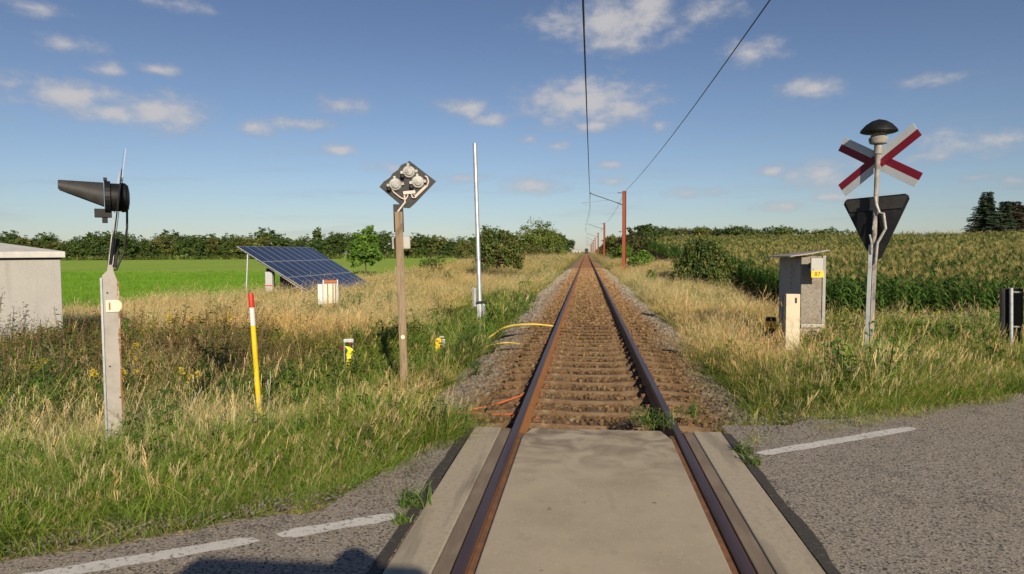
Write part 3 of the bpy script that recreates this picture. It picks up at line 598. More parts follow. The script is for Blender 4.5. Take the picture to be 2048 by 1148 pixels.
# maize
def maize(seed,far=False):
    r_=np.random.default_rng(seed); V=[];F=[];Cc=[]; h=1.9*(.92+.16*r_.random())
    o=len(V); 
    for a in (0,1.57):
        o=len(V); dx,dy=math.cos(a)*.014,math.sin(a)*.014; V+=[(-dx,-dy,0),(dx,dy,0),(dx*.5,dy*.5,h*.93),(-dx*.5,-dy*.5,h*.93)]; Cc+=[(.12,.17,.04)]*4; F.append((o,o+1,o+2,o+3))
    nl=12
    for j in range(nl):
        z=h*(.12+.72*j/nl); a=j*math.pi+r_.normal(0,.5)+seed; L_=.62*(.7+.5*r_.random())*(1-.25*abs(j/nl-.5)); w0=.045; dx,dy=math.cos(a),math.sin(a); k=.7+.6*r_.random()
        lowc=(.30,.30,.04) if j<3 and r_.random()<.6 else (.085,.17,.03); c=[q*k for q in lowc]; o=len(V); seg=4; rise=.35+.25*r_.random()
        for q in range(seg+1):
            t_=q/seg; ww=w0*(1-t_**2*.95); r=L_*t_*.85; zz=z+L_*(rise*2.2*t_-(rise*2.2+.12)*t_*t_)
            V+=[(dx*r-dy*ww,dy*r+dx*ww,zz),(dx*r+dy*ww,dy*r-dx*ww,zz-.01)]; cc=[c[i]*(1+.25*t_) for i in range(3)]; Cc+=[cc,cc]
        for q in range(seg): F.append((o+2*q,o+2*q+1,o+2*q+3,o+2*q+2))
    for j in range(7):
        a=j*2.4; L_=.20*(.7+.5*r_.random()); lean=.35 if j else 0; dx,dy=math.cos(a)*L_*lean*1.3,math.sin(a)*L_*lean*1.3; z0=h*.9; o=len(V); ww=.007
        V+=[(-ww,0,z0),(ww,0,z0),(dx+ww*.6,dy,z0+L_*1.1),(dx-ww*.6,dy,z0+L_*1.1)]; k=.7+.5*r_.random(); Cc+=[(.33*k,.28*k,.10*k)]*4; F.append((o,o+1,o+2,o+3))
    return V,F,Cc
mz=[proto(maize(i)) for i in range(6)]
def corn_in(x,y): return (x>9.2+.9*(fbm(x*.1,y*.35)-.5))&(y>30-.28*(x-9)+1.6*(fbm(x*.5,y*.1)-.5))&view_ok(x,y)
X1=[]
for x0,x1,y0,y1,dx,dy in ((9,45,18,60,.7,.17),(9,75,60,100,1.0,.42),(9,110,100,152,1.3,.8)):
    a,b_=np.meshgrid(np.arange(x0,x1,dx),np.arange(y0,y1,dy)); a=a.ravel()+rg.normal(0,.05,a.size); b_=b_.ravel()+rg.uniform(-dy/2,dy/2,b_.size); k=corn_in(a,b_); X1.append(np.stack([a[k],b_[k],np.full(k.sum(),dx/.7)],-1))
P=np.concatenate(X1); n=len(P); print('maize',n)
b_=.75+.5*rg.random(n); s_=rg.uniform(.80,1.10,n)*(.80+.42*fbm(P[:,0]*.25,P[:,1]*.25,3)); wdt=P[:,2]**.6
warm=.12*(fbm(P[:,0]*.1,P[:,1]*.1,2)-.3)
scatter('maize_crop',np.stack([P[:,0],P[:,1],H(P[:,0],P[:,1])],-1),np.stack([rg.normal(0,.06,n),rg.normal(0,.06,n),rg.uniform(0,6.28,n)],-1),np.stack([s_*wdt,s_*wdt,s_],-1),rg.integers(0,6,n),np.stack([b_*(1+warm),b_,b_],-1),mz,'tall tasselled maize crop covering the rising right field','maize')

# ---------------------------------------------------------------- trees and bushes
def crown_mesh(seed,blobs,nclump,per,leaf,cols,sig=.10,name='crown',flat=1.):
    r=np.random.default_rng(seed); vol=np.array([b[3]*b[4]*b[5] for b in blobs])**.66; pr=vol/vol.sum(); cl_=[]
    for i in range(nclump):
        b=blobs[r.choice(len(blobs),p=pr)]; d=r.normal(0,1,3); d/=np.linalg.norm(d); d[2]=d[2] if d[2]>-.5 else -d[2]*.5
        rad=.55+.45*r.random()**.5; rad*=1+.18*(r.random()-.5); cl_.append((np.array(b[:3])+d*np.array(b[3:6])*rad,d))
    sz=np.mean([b[3] for b in blobs])
    n=nclump*per; c=np.repeat(np.array([a for a,_ in cl_]),per,0); dn=np.repeat(np.array([d for _,d in cl_]),per,0)
    P=c+r.normal(0,sig*sz,(n,3))*np.array([1,1,.7])
    nrm=dn*.7+r.normal(0,.7,(n,3)); nrm[:,2]+=.35; nrm/=np.linalg.norm(nrm,axis=1)[:,None]
    t1=np.cross(nrm,r.normal(0,1,(n,3))); t1/=np.linalg.norm(t1,axis=1)[:,None]; t2=np.cross(nrm,t1); L_=(leaf*r.uniform(.6,1.3,n))[:,None]
    V=np.stack([P-t1*L_*.6,P+t2*L_*.38+nrm*L_*.08,P+t1*L_*.6,P-t2*L_*.38+nrm*L_*.08],1).reshape(-1,3)
    F=np.arange(n*4).reshape(n,4); ck=r.uniform(.7,1.35,nclump).repeat(per)*r.uniform(.75,1.25,n); ci=r.integers(0,len(cols),nclump).repeat(per); col=np.array(cols)[ci]*ck[:,None]
    return V,F,np.repeat(col,4,0),[a for a,_ in cl_]
def trunk_mesh(h,r0,ends,lean=0,zbranch=.35,nb=10):
    mb=MB(); top=Vector((lean,0,h*.8)); mb.tube([(0,0,-.3),(lean*.2,0,h*.25),(lean*.6,0,h*.5),top],[r0,r0*.8,r0*.5,r0*.2],7)
    for i,e in enumerate(ends[:nb]):
        e=Vector(e); t_=zbranch+.4*(i/nb); s_=Vector((lean*t_,0,h*t_)); s_.z=min(s_.z,e.z*.8); mid=(s_+e)/2+Vector((0,0,-.05*h)); mb.tube([s_,mid,e],[r0*.4,r0*.22,r0*.07],5,cap=False)
    return mb
def tree(name,label,cat,loc,blobs,nclump,per,leaf,cols,seed,trunk_h,r0,group=None,sig=.10,rz=0,nb=10,scale=1.):
    t_=thing(name,label,cat,loc,rz,group); V,F,cc,cl_=crown_mesh(seed,blobs,nclump,per,leaf,cols,sig)
    fmesh('crown',V,F,cc,LT,parent=t_); trunk_mesh(trunk_h,r0,cl_,nb=nb).build('trunk',M['bark'],t_); t_.scale=(scale,)*3
    return t_
DG=[(.055,.095,.02),(.07,.115,.022),(.042,.075,.02),(.09,.12,.028)]
BG=[(.10,.19,.025),(.14,.24,.03),(.08,.15,.02)]
OL=[(.10,.125,.028),(.125,.14,.032),(.08,.10,.025),(.14,.135,.04)]
OB=[(.12,.085,.03),(.08,.085,.03),(.15,.10,.035)]
def gz(x,y): return float(H(np.array([x]),np.array([y]))[0])
def shape(r,h,n,seed,base=.25):
    rr=np.random.default_rng(seed); out=[(0,0,h*(base+(1-base)*.5),r*.75,r*.75,h*(1-base)*.5)]
    for i in range(n):
        a=i*2.4+rr.random(); q=r*.55*rr.uniform(.6,1.1); zz=h*rr.uniform(base+.15,.82); s_=r*rr.uniform(.38,.62); out.append((math.cos(a)*q,math.sin(a)*q,zz,s_,s_,s_*rr.uniform(.7,1)))
    return out
# left tree belt beyond the field: five kinds copied
belt=[]
for i,(h,r,cols) in enumerate([(11,5.5,DG),(9.5,5,OL),(12.5,4.6,DG),(9,6,DG),(10.5,5,OL)]):
    belt.append(tree('belt_tree','leafy tree in the dark tree belt beyond the left green field','tree',(-300,330,-1.5),shape(r,h,9,40+i,.08),150,16,.62,cols,50+i,h,.25,'trees of the belt beyond the left field',.16,nb=5))
pin=[]
def conifer(name,label,loc,h,r,seed,cols,leaf=.4,nlay=26,group=None,per=20):
    t_=thing(name,label,'tree',loc,0,group); rr=np.random.default_rng(seed); V=[];F=[];cc=[]; mb=MB(); mb.tube([(0,0,-.5),(0,0,h*.5),(0,0,h*.985)],[h*.018,h*.011,h*.002],7)
    for j in range(nlay):
        tz=j/nlay; z=h*(.06+.93*tz); R0=r*(1-tz)**.85*(.85+.3*rr.random())+.08; nbh=max(4,int(11*(1-tz)+4))
        for k in range(nbh):
            a=k*6.283/nbh+rr.random()*.8; Lb=R0*(.7+.45*rr.random()); dx,dy=math.cos(a),math.sin(a); dr=-.12-.12*(1-tz)
            mb.tube([(0,0,z),(dx*Lb*.6,dy*Lb*.6,z+dr*Lb*.6),(dx*Lb,dy*Lb,z+dr*Lb*.75)],[.035*h/12,.02*h/12,.008],4,cap=False)
            m_=int(per*(.35+Lb/r)); k_=rr.uniform(.7,1.3); c=np.array(cols[rr.integers(len(cols))])*k_
            for q in range(m_):
                u=rr.random()**.7; sd=rr.choice((-1,1)); wl=leaf*(.5+.6*rr.random())*(1.15-u*.6); bx_,by_,bz_=dx*Lb*u,dy*Lb*u,z+dr*Lb*u*.9
                ax_,ay_=(dx*.6-dy*sd)*wl,(dy*.6+dx*sd)*wl; dz=-.25*wl+rr.normal(0,.1)*wl; wv=wl*.16
                o=len(V); V+=[(bx_,by_,bz_-wv),(bx_+ax_*.6,by_+ay_*.6,bz_+dz*.4-wv),(bx_+ax_,by_+ay_,bz_+dz),(bx_+ax_*.4,by_+ay_*.4,bz_+wv)]; F.append((o,o+1,o+2,o+3)); cc+=[c*rr.uniform(.75,1.25)]*4
    fmesh('crown',V,F,np.array(cc),LT,parent=t_); mb.build('trunk',M['bark'],t_); return t_
CG=[(.028,.045,.022),(.02,.036,.018),(.038,.055,.024)]
pin.append(conifer('belt_conifer','pointed conifer sticking up in the left tree belt','' or (-320,345,-1.5),12.5,3.2,5,CG,.9,14,'pointed conifers in the left tree belt',per=7))
first=[True]*6
def put(root,i,x,y,sc,rz,lst=first):
    z=gz(x,y)-(.6 if (x<-60 and y>320) else 0)-.3
    if lst[i]: lst[i]=False; root.location=(x,y,z); root.scale=sc; root.rotation_euler=(0,0,rz); return root
    return dup(root,(x,y,z),rz,sc)
rr=random.Random(5)
# belt line: from far left (bearing -43 deg) sweeping toward the track
def beltpos(u): # u 0..1
    return (-262+235*u, 262+ 60*u)
nT=92
for i in range(nT):
    u=i/(nT-1); x,y=beltpos(u); row=i%2; x+=rr.uniform(-2,2); y+=row*9+rr.uniform(-2,2)
    k=rr.choice([0,1,2,3,4]) if u>.45 else rr.choice([0,2,3,0,4])
    hmul=(.86+.06*math.sin(u*31)+.24*rr.random()**2)*(1.0 if u<.5 else .93)+(.08 if row else 0)
    put(belt[k],k,x,y,(hmul*rr.uniform(1,1.25),hmul*1.1,hmul),rr.uniform(0,6.28))
for i in range(26):
    u=rr.uniform(0,.62) if i<22 else rr.uniform(.6,.9); x,y=beltpos(u); y+=16; sc=.92+.16*rr.random(); put(pin[0],5,x,y,(1,1,sc),rr.uniform(0,6.28))
# undergrowth at the foot of the belt
V,F,cc,_=crown_mesh(90,[(i*2.6,math.sin(i*2.1)*1.5,1.2,2.2,1.8,1.5+.5*math.sin(i*1.7)) for i in range(100)],1100,9,.55,DG+OL,.22)
Mx=np.array(V); ang=math.atan2(60,235); X_,Y_=Mx[:,0]*.97,Mx[:,1]; Mx[:,0]=-262+X_*math.cos(ang)-Y_*math.sin(ang); Mx[:,1]=257+X_*math.sin(ang)+Y_*math.cos(ang); Mx[:,2]-=1.6
tag(fmesh('hedge_undergrowth',Mx,F,cc,LT),'low dense undergrowth along the foot of the left tree belt','undergrowth',None,'stuff')

# single trees and bushes (x, y from the photograph's bearings; real heights)
tree('young_tree','bright green young tree standing behind the solar array','tree',(-24.9,75,gz(-24.9,75)),[(0,0,2.4,1.5,1.5,1.9),(-.5,.2,1.5,1.2,1.2,1.0),(.7,0,2.0,1.2,1.2,1.3),(.2,0,4.3,.75,.7,1.0),(-.7,0,3.6,.7,.7,.9),(.7,.1,3.9,.5,.5,.7)],150,26,.26,BG,61,4.9,.10,sig=.16,scale=1.12)
tree('tall_thin_tree','narrow dark pointed tree rising behind the solar array top','tree',(-57,140,-1.1),[(0,0,4,1.3,1.3,3.2),(.2,0,6.6,.8,.8,1.4),(-.5,0,2.8,1.5,1.4,1.8)],90,20,.42,DG,62,7.6,.14,sig=.2)
tree('small_bush','thin airy yellow green bush right of the wooden signal post','bush',(-15.0,65,gz(-15,65)),[(0,0,.9,1.2,1.0,.7),(.6,0,1.3,.8,.8,.5),(-.5,0,1.1,.8,.7,.6)],60,9,.17,BG+OL,63,1.6,.04,sig=.18)
tree('hawthorn_bush','dense spreading hawthorn bush behind the galvanised pole','bush',(-7.6,58,gz(-7.6,58)-.2),[(0,0,1.9,1.65,1.6,1.5),(.9,.2,1.4,1.0,1.1,1.1),(-.9,0,1.5,.9,1.1,1.2),(0,.3,3.1,.9,.9,.6),(-.9,0,2.9,.6,.6,.8),(1.0,0,2.5,.7,.7,.7)],330,22,.17,OL+DG[:2],64,3.0,.10,sig=.15,scale=1.08)
tree('low_bush','small low green bush left of the track before the straw bank','bush',(-3.75,42,gz(-3.75,42)+.15),[(0,0,.25,.42,.4,.3)],40,16,.09,BG,65,.4,.02,sig=.3)
tree('low_bush','small green bush in straw grass right of the track','bush',(3.9,44,gz(3.9,44)+.2),[(0,0,.3,.3,.3,.35),(.1,0,.55,.2,.2,.25)],40,16,.09,BG,66,.5,.02,sig=.3)
tree('tangled_bush','big tangled dark green bush at the corner of the maize field','bush',(7.0,43,gz(7.0,43)-.25),[(0,0,1.4,1.3,1.2,1.2),(-.9,.1,1.2,.9,.9,1.0),(1.0,0,1.1,.9,1.0,.9),(-.4,0,2.2,.8,.8,.6),(.5,0,1.9,.8,.8,.6)],300,24,.13,[(.05,.085,.018),(.08,.12,.022),(.12,.13,.03),(.06,.09,.02)],67,2.3,.07,sig=.16)
for o_ in list(C.objects):
    if o_.name=='hawthorn_bush': o_.scale=(1.08,1.08,1.28)
    if o_.name=='tangled_bush': o_.scale=(1.0,1.0,1.42); o_.location.z-=.5
# trees crowding the line on the left, far
k=0
for x,y,h,r,cols,lab in [(-11.6,150,8.9,6.0,[(.12,.16,.03),(.15,.185,.035),(.09,.13,.025)],'rounded yellow green tree, tallest left of the far track'),(-9.2,165,6.2,3.6,OL,'olive tree right of the rounded tallest one left of the track'),(-17.5,150,5.0,3.6,OL,'low olive tree between hawthorn bush and rounded tree'),(-7.6,185,6.2,2.6,DG,'dark tree near the line before the white hut'),(-9.5,230,7.5,3.4,DG,'dark tree behind the others left of the far track'),(-9.5,330,8,4,DG,'far dark tree left of the rails near the train'),(-10.5,140,3.3,2.6,OL,'low brownish bush at the foot of the rounded tree'),(-6.2,170,3.3,1.5,BG,'small light green bush left of the far rails'),(-22,170,5.5,4.2,DG,'dark low tree seen just left of the rounded tree'),(-30,175,5,4.2,OL,'low olive tree above the left straw bank')]:
    tree('trackside_tree',lab,'tree',(x,y,gz(x,y)-.4),shape(r,h,9,70+k,.03),300,26,.36 if h>4 else .22,cols,80+k,h*.9,.15,sig=.15); k+=1
for x,y,h,r,cols,lab in [(6.8,112,5.9,2.6,[(.06,.07,.025),(.09,.09,.03),(.05,.06,.02)],'dark brownish green tree behind the nearest red mast'),(5.6,135,5.0,2.8,OL,'olive tree between the two nearest red masts'),(4.7,95,2.4,1.5,BG,'bright green bush below the second red mast'),(4.5,62,1.5,1.0,BG,'bright green bush right of the nearest mast foot'),(5.6,68,2.0,1.2,BG,'tall bright green bush on the left flank of the straw mound'),(10,118,4.6,2.4,DG,'dark tree right of the brownish tree behind the mast'),(4.6,165,2.4,1.6,OB,'rusty brown bush by the third mast'),(4.8,205,3.2,2.0,OB,'rusty brown bush beyond the third mast'),(21.5,200,7.2,3.6,DG,'isolated round tree above the left edge of the maize'),(5.2,150,1.6,1.6,BG,'low green bush beside the far right rail'),(6.5,260,5,3,OL,'far olive tree right of the distant rails')]:
    tree('trackside_tree',lab,'tree',(x,y,gz(x,y)-.3),shape(r,h,9,100+k,.03),260,24,.32 if h>3 else .15,cols,120+k,h*.9,.13,sig=.15); k+=1
# hedgerow beyond the maize crest
hb=[]
for i,(h,r,cols) in enumerate([(8.5,5,DG),(7.5,5.5,DG),(9,4.6,OL)]):
    hb.append(tree('hedgerow_tree','dark tree of the hedgerow beyond the right maize field','tree',(200,400,0),shape(r,h,9,140+i,.05),140,14,.6,cols,150+i,h,.22,'hedgerow trees beyond the right maize field',.16,nb=4))
fl=[True]*3
for i in range(36):
    u=i/35; x=33+92*u; y=300+10*math.sin(i); z0=2.3+ (7.9-3.0*u*u)*300/260.; i3=rr.randrange(3); s_=rr.uniform(.9,1.1)
    o_=put(hb[i3],i3,x,y,(s_,s_,s_),rr.uniform(0,6.28),fl); hgt=(8.5,7.5,9)[i3]*s_; o_.location.z=z0-hgt+rr.uniform(-.4,.4)+.2
for i in range(22):
    u=i/21; x=150+75*u; y=360; i3=rr.randrange(3); s_=rr.uniform(.7,.9); o_=put(hb[i3],i3,x,y,(s_*1.2,s_,s_),rr.uniform(0,6.28),fl); o_.location.z=9.3-(8.5,7.5,9)[i3]*s_+rr.uniform(-.5,.5)
# spruces at the right edge
for x,y,h,r,sd,lab in [(81.3,150,12.2,5.4,1,'large dark spruce, leftmost of the conifers above the maize'),(85.4,151,10.4,4.0,2,'dark spruce just right of the largest spruce'),(88.0,152,10.4,3.4,3,'reddish dark spruce, third from the left in the conifer clump'),(89.2,152,9.6,3.8,4,'lower reddish spruce at the right picture edge'),(92.3,150,10.6,3.4,6,'tall dark spruce cut by the right picture edge')]:
    cols=CG if sd<3 else [(.05,.04,.025),(.035,.035,.02),(.06,.05,.03)]
    conifer('spruce',lab,(x,y,13.4-11.8-.2*(sd>1)),h,r,sd,cols,1.0,34,per=34)

# ---------------------------------------------------------------- overhead line
HZ=[58.9+65*i for i in range(8)]
mt=thing('overhead_line_mast','nearest red brown steel mast of the overhead line, right of the track','mast',(3.1,58.9,0),0,'masts of the overhead line')
mb=MB(); mb.box(-.15,.15,-.012,.012,-.6,6.78); mb.box(-.165,-.15,-.14,.14,-.6,6.78); mb.box(.15,.165,-.14,.14,-.6,6.78); mb.build('column',M['mast'],mt)
mb=MB(); mb.tube([(-.18,0,6.62),(-.55,0,6.62)],.03,8); mb.build('top_insulator',M['insul'],mt)
for q in (0,):
    MB().tube([(-.5,0,6.62),(-2.85,0,6.60)],.010,6).build('stay_tube',M['galv'],mt)
    mb=MB(); mb.tube([(-.18,0,5.62),(-.62,0,5.80)],.045,8); mb.build('lower_insulator',M['insul'],mt)
    MB().tube([(-.55,0,5.77),(-2.87,0,6.60)],.030,8).build('bracket_tube',M['wire'],mt)
    mb=MB(); mb.tube([(-1.3,0,6.02),(-3.55,0,5.80)],.016,6); mb.tube([(-3.55,0,5.80),(-2.85,0,5.52)],.010,6); mb.build('registration_arm',M['galv'],mt)
    mb=MB(); mb.tube([(-2.84,0,6.56),(-2.84,0,6.68)],.05,8); mb.build('wire_clamp',M['wire'],mt)
labs=['nearest','second','third','fourth','fifth','sixth','seventh','farthest']
for i in range(1,8): dup(mt,(3.1,HZ[i],0),0,None,labs[i]+' red brown mast counted from the crossing along the line')
# a pole also stands behind the photographer and carries the first span
span=[-6.1]+HZ
def cxw(y): return -.17+.0076*(y-8)*1.0 if y<58.9 else .25*math.cos((y-58.9)/65*math.pi)
def wire(name,lab,fx,fz,r,y0,y1,step=2.,m_=None):
    ys=np.arange(y0,y1+.01,step); return tag(MB().tube([(fx(y),y,fz(y)) for y in ys],r,6).build(name,m_ or M['wire']),lab,'wire')
def sag(y,top,d):
    u=((y+6.1)%65)/65; return top-4*d*u*(1-u)
wire('contact_wire','contact wire running low above the middle of the track',cxw,lambda y:5.5,.0095,-6.1,448.9,5)
wire('messenger_wire','messenger wire sagging above the contact wire over the track',cxw,lambda y:sag(y,6.62,.75),.009,-6.1,448.9,2.5)
for i in range(-1,6):
    pass
msg=[o_ for o_ in C.objects if o_.name=='messenger_wire'][0]
for i in range(7):
    for u in (.12,.3,.5,.7,.88):
        y=-6.1+65*(i+u)
        if y>2: MB().tube([(cxw(y),y,5.5),(cxw(y),y,sag(y,6.62,.75))],.004,4,cap=False).build('dropper',M['wire'],msg)
wire('return_wire','dark return wire hung from mast tops right of the track',lambda y:3.32-.13*ss(20,58,y) if y<59 else 3.2,lambda y:sag(y,6.76,.50),.014,-6.1,448.9,2.5)

# ---------------------------------------------------------------- far train and white hut
t_=thing('train','small dark train front far away on the track','train',(0,585,0))
mb=MB(); mb.box(-1.5,1.5,0,40,.7,3.7); mb.prism([(-1.5,3.7),(1.5,3.7),(1.1,4.2),(-1.1,4.2)],0,40); mb.build('body',M['black'],t_)
MB().box(-1.2,1.2,-.05,-.002,2.2,3.2).build('windscreen',M['signback'],t_); 
for s in (-1,1): MB().lathe([(.16,0),(.16,.1)],10,mt=Matrix.Translation((s*.9,-.03,1.3))@Matrix.Rotation(R_(90),4,'X')).build('headlight',M['white'],t_)
MB().box(-1.3,1.3,.2,38,.02,.7).build('running_gear',M['black'],t_)
t_=thing('white_hut','small white building beside the far end of the track','building',(-5.2,380,0))
MB().box(-1.9,1.9,0,4,0,2.3).build('wall',M['white'],t_); MB().prism([(-2.1,2.3),(2.1,2.3),(0,3.1)],-.2,4.2).build('roof',M['cabroof'],t_)
MB().box(-1.2,-.5,-.04,-.002,1,1.7).build('window',M['black'],t_); MB().box(.3,1.1,-.04,-.002,.05,1.9).build('door',M['greyblk'],t_)

# ---------------------------------------------------------------- grey hut at the left edge
t_=thing('equipment_hut','grey rendered hut with a pale flat roof cut by the left picture edge','hut',(-11.87,14.25,gz(-11.9,14.3)),R_(43))
hz=1.55-gz(-11.9,14.3)
MB().box(-4.6,-.03,0,2.4,-.2,hz).build('wall',M['hut'],t_,bevel=.01)
MB().box(-4.63,0,-.03,2.43,hz,hz+.035).build('roof_gap',M['darkgap'],t_)
MB().box(-3.6,-2.6,-.03,-.002,.02,hz-.25).build('door',M['greypost'],t_,bevel=.01)
ro=MB(); x0,x1,y0,y1=-4.75,.06,-.12,2.52; z0,z1,z2=hz+.035,hz+.17,hz+.42; cxm=(x0+x1)/2; 
ro.add([(x0,y0,z0),(x1,y0,z0),(x1,y1,z0),(x0,y1,z0),(x0,y0,z1),(x1,y0,z1),(x1,y1,z1),(x0,y1,z1),(cxm-1,1.2,z2),(cxm+1,1.2,z2)],[(0,3,2,1),(0,1,5,4),(1,2,6,5),(2,3,7,6),(3,0,4,7),(4,5,9,8),(5,6,9),(6,7,8,9),(7,4,8)]); ro.build('roof',M['hutroof'],t_,bevel=.012)

# ---------------------------------------------------------------- left road signal
gzv=gz(-4.54,5.95); t_=thing('road_signal','black hooded road signal on a rust edged concrete post, nearest post on the left','signal',(-4.53,5.96,gzv),R_(36.5)); hp=1.56-gzv
# local: +X to the right across the view, +Y away from the camera
P_=[(-.062,0),(.056,0),(.060,hp-.16),(.035,hp-.08),(.02,hp),(-.01,hp),(-.02,hp-.05),(-.068,hp-.1)]
MB().prism([(x,z if z else -.4) for x,z in P_],-.05,.05).build('post',M['postcon'],t_,bevel=.006)
MB().prism([(.064,-.3),(.067,hp-.17),(.052,hp-.13),(.046,hp-.3),(.055,hp-.5),(.044,hp-.7),(.056,hp-.9),(.05,hp-1.2),(.062,hp-1.5),(.055,-.3)],-.0535,.045).build('rusted_edge',M['postrust'],t_)
MB().box(-.086,-.066,-.06,.03,-.3,hp-.12).build('steel_strip',M['galv'],t_,bevel=.003)
mb=MB()
for dx,z in ((-.03,hp-.26),(-.03,hp-.95),(.045,hp-1.25),(-.03,.45)): mb.lathe([(.008,-.056),(.008,-.0505)],8,mt=Matrix.Translation((dx,0,z))@Matrix.Rotation(R_(-90),4,'X')@Matrix.Translation((0,0,0)))
mb.build('bolt_hole',M['ink'],t_)
mb=MB(); mb.prism([(-.045,hp-.44),(.06,hp-.44),(.085,hp-.40),(.085,hp-.36),(.06,hp-.33),(-.045,hp-.33)],-.062,-.052); sg=mb.build('cream_tag',M['cream'],t_); MB().box(-.022,-.008,-.0645,-.0625,hp-.42,hp-.35).build('tag_mark',M['orangecable'],sg)
zc=2.19-gzv; tilt=Matrix.Translation((0,0,zc-.68))@Matrix.Rotation(R_(7.5),4,'Y')@Matrix.Translation((0,0,-(zc-.68)))
mb=MB(); mb.prism([(-.30,zc-.02),(0,zc-.62),(.30,zc-.02),(0,zc+.28)],-.006,.006,mt=tilt@Matrix.Translation((.0,0,0))@Matrix.Rotation(R_(90),4,'Z')); mb.build('back_plate',M['signback'],t_)
mb=MB(); mb.box(-.024,-.016,-.02,.02,zc-.70,zc+.24,mt=tilt); mb.box(.012,.018,-.02,.02,zc-.70,zc+.20,mt=tilt); mb.build('plate_rail',M['cast'],t_)
mb=MB(); mb.box(-.010,-.002,-.09,.09,zc+.16,zc+.46,mt=tilt@Matrix.Rotation(R_(3),4,'Z')@Matrix.Translation((.01,0,0))); mb.build('top_reflector_plate',M['clear'],t_)
# hood: half-open cone pointing left, with thickness
v=[];f=[];nn=22
for ri,(xa,ra,zdrop) in enumerate(((-.09,.135,0.),(-.44,.135,.0))):
    for thick in (0,.006):
        for k_ in range(nn+1):
            a=-math.pi*.22+ (math.pi*1.44)*k_/nn; yy=math.cos(a)*(ra-thick); zz=math.sin(a)*(ra-thick)
            if ri: 
                tt=(zz+ra)/(2*ra); zz=.125-(.135-zz)*.40; yy*=.75
            v.append((xa+.06,yy,zc+zz+(0 if ri==0 else .018)))
q=nn+1
for k_ in range(nn): f+=[(k_,k_+1,2*q+k_+1,2*q+k_),(q+k_,3*q+k_,3*q+k_+1,q+k_+1),(2*q+k_,2*q+k_+1,3*q+k_+1,3*q+k_)]
f+=[(0,2*q,3*q,q),(q-1,2*q-1,4*q-1,3*q-1)]
MB().add(v,f).build('hood',M['greyblk'],t_,smooth=True)
RX=lambda x,z: Matrix.Translation((x+.075,0,z))@Matrix.Rotation(R_(90),4,'Y')
MB().lathe([(.15,-.02),(.15,.03)],24,mt=RX(-.08,zc)).build('lens_rim',M['black'],t_,bevel=.004)
MB().lathe([(.13,0),(.13,.09),(.12,.14)],24,mt=RX(-.05,zc)).build('lamp_body',M['black'],t_,smooth=True)
MB().lathe([(.125,.07),(.14,.08),(.135,.11),(.11,.135),(.05,.145)],24,mt=RX(-.04,zc)).build('lamp_back_cover',M['black'],t_,smooth=True)
mb=MB(); mb.box(-.11,.03,-.04,.04,zc-.19,zc-.11); mb.box(-.05,-.005,-.03,.03,zc-.24,zc-.19); mb.box(-.03,.0,-.03,.03,zc+.15,zc+.18); mb.build('hinge_bracket',M['black'],t_,bevel=.004)
MB().tube([(.155,0,zc-.10),(.150,0,zc-.28),(.12,.02,zc-.5),(.05,.02,zc-.68),(.02,.03,hp-.05)],.010,6).build('lamp_cable',M['black'],t_)
mb=MB(); mb.box(-.03,.05,.0,.06,hp-.02,hp+.25,mt=tilt); mb.build('mounting_bracket',M['black'],t_,bevel=.005)

# ---------------------------------------------------------------- yellow marker pole
z=gz(-4.12,8.03); t_=thing('marker_pole','thin yellow pole with white band and red top in the left verge','marker pole',(-4.12,8.03,z)); t_.rotation_euler=(0,R_(-2.6),R_(20)); h=1.17-z
r_=.031
MB().lathe([(r_,-.3),(r_,h-.40)],18).build('pole_shaft',M['yellow'],t_,smooth=True)
MB().lathe([(r_+.001,h-.40),(r_+.001,h-.175)],18).build('white_band',M['markwhite'],t_,smooth=True)
MB().lathe([(r_+.003,h-.175),(r_+.003,h-.02),(r_-.004,h)],18).build('red_cap',M['brightred'],t_,smooth=True)

# ---------------------------------------------------------------- wooden signal post with three lamps
bx_,by_=-2.84,10.08; z=gz(bx_,by_); t_=thing('train_signal','diamond board of three round lamps seen from behind on a wooden post','signal',(bx_,by_,z),R_(16)); t_.rotation_euler=(0,R_(-1.2),R_(16))
hp=2.27-z
MB().box(-.058,.058,-.05,.05,-.4,hp).build('post',M['wood'],t_,bevel=.008)
mb=MB(); mb.box(-.075,.075,.055,.10,hp-.30,hp+.12); mb.build('mounting_channel',M['signback'],t_,bevel=.004)
mb=MB(); mb.box(-.115,.165,.12,.18,hp-.56,hp-.37); sgn=mb.build('small_plate',M['cabplate'],t_,bevel=.02); MB().box(-.085,-.06,.113,.1195,hp-.545,hp-.385).build('dark_band',M['black'],sgn)
mb=MB(); mb.lathe([(.030,0),(.030,.006)],18,mt=Matrix.Translation((0,-.0505,.98-0))@Matrix.Rotation(R_(90),4,'X')); tg=mb.build('round_tag',M['cream'],t_); MB().tube([(-.012,-.0572,.97),(0,-.0572,.985),(.012,-.0572,.99)],.002,4).build('tag_mark',M['ink'],tg)
zc=2.675-z; Rt=Matrix.Translation((.17,.10,zc))@Matrix.Rotation(R_(-5),4,'Y')
poly=[(-.44,.02),(-.36,.10),(-.33,.11),(-.26,.15),(-.22,.20),(-.13,.25),(-.085,.31),(-.03,.335),(.02,.34),(.05,.37),(.42,.02),(.36,-.03),(.05,-.29),(-.03,-.345),(-.11,-.33)]
pl=MB().prism(poly,0,.012,mt=Rt).build('lamp_board',M['signback'],t_)
MB().prism([(x*1.0,z_) for x,z_ in [(-.44,.02),(-.11,-.33),(-.09,-.31),(-.41,.03)]],-.02,0,mt=Rt).build('board_flange',M['black'],pl)
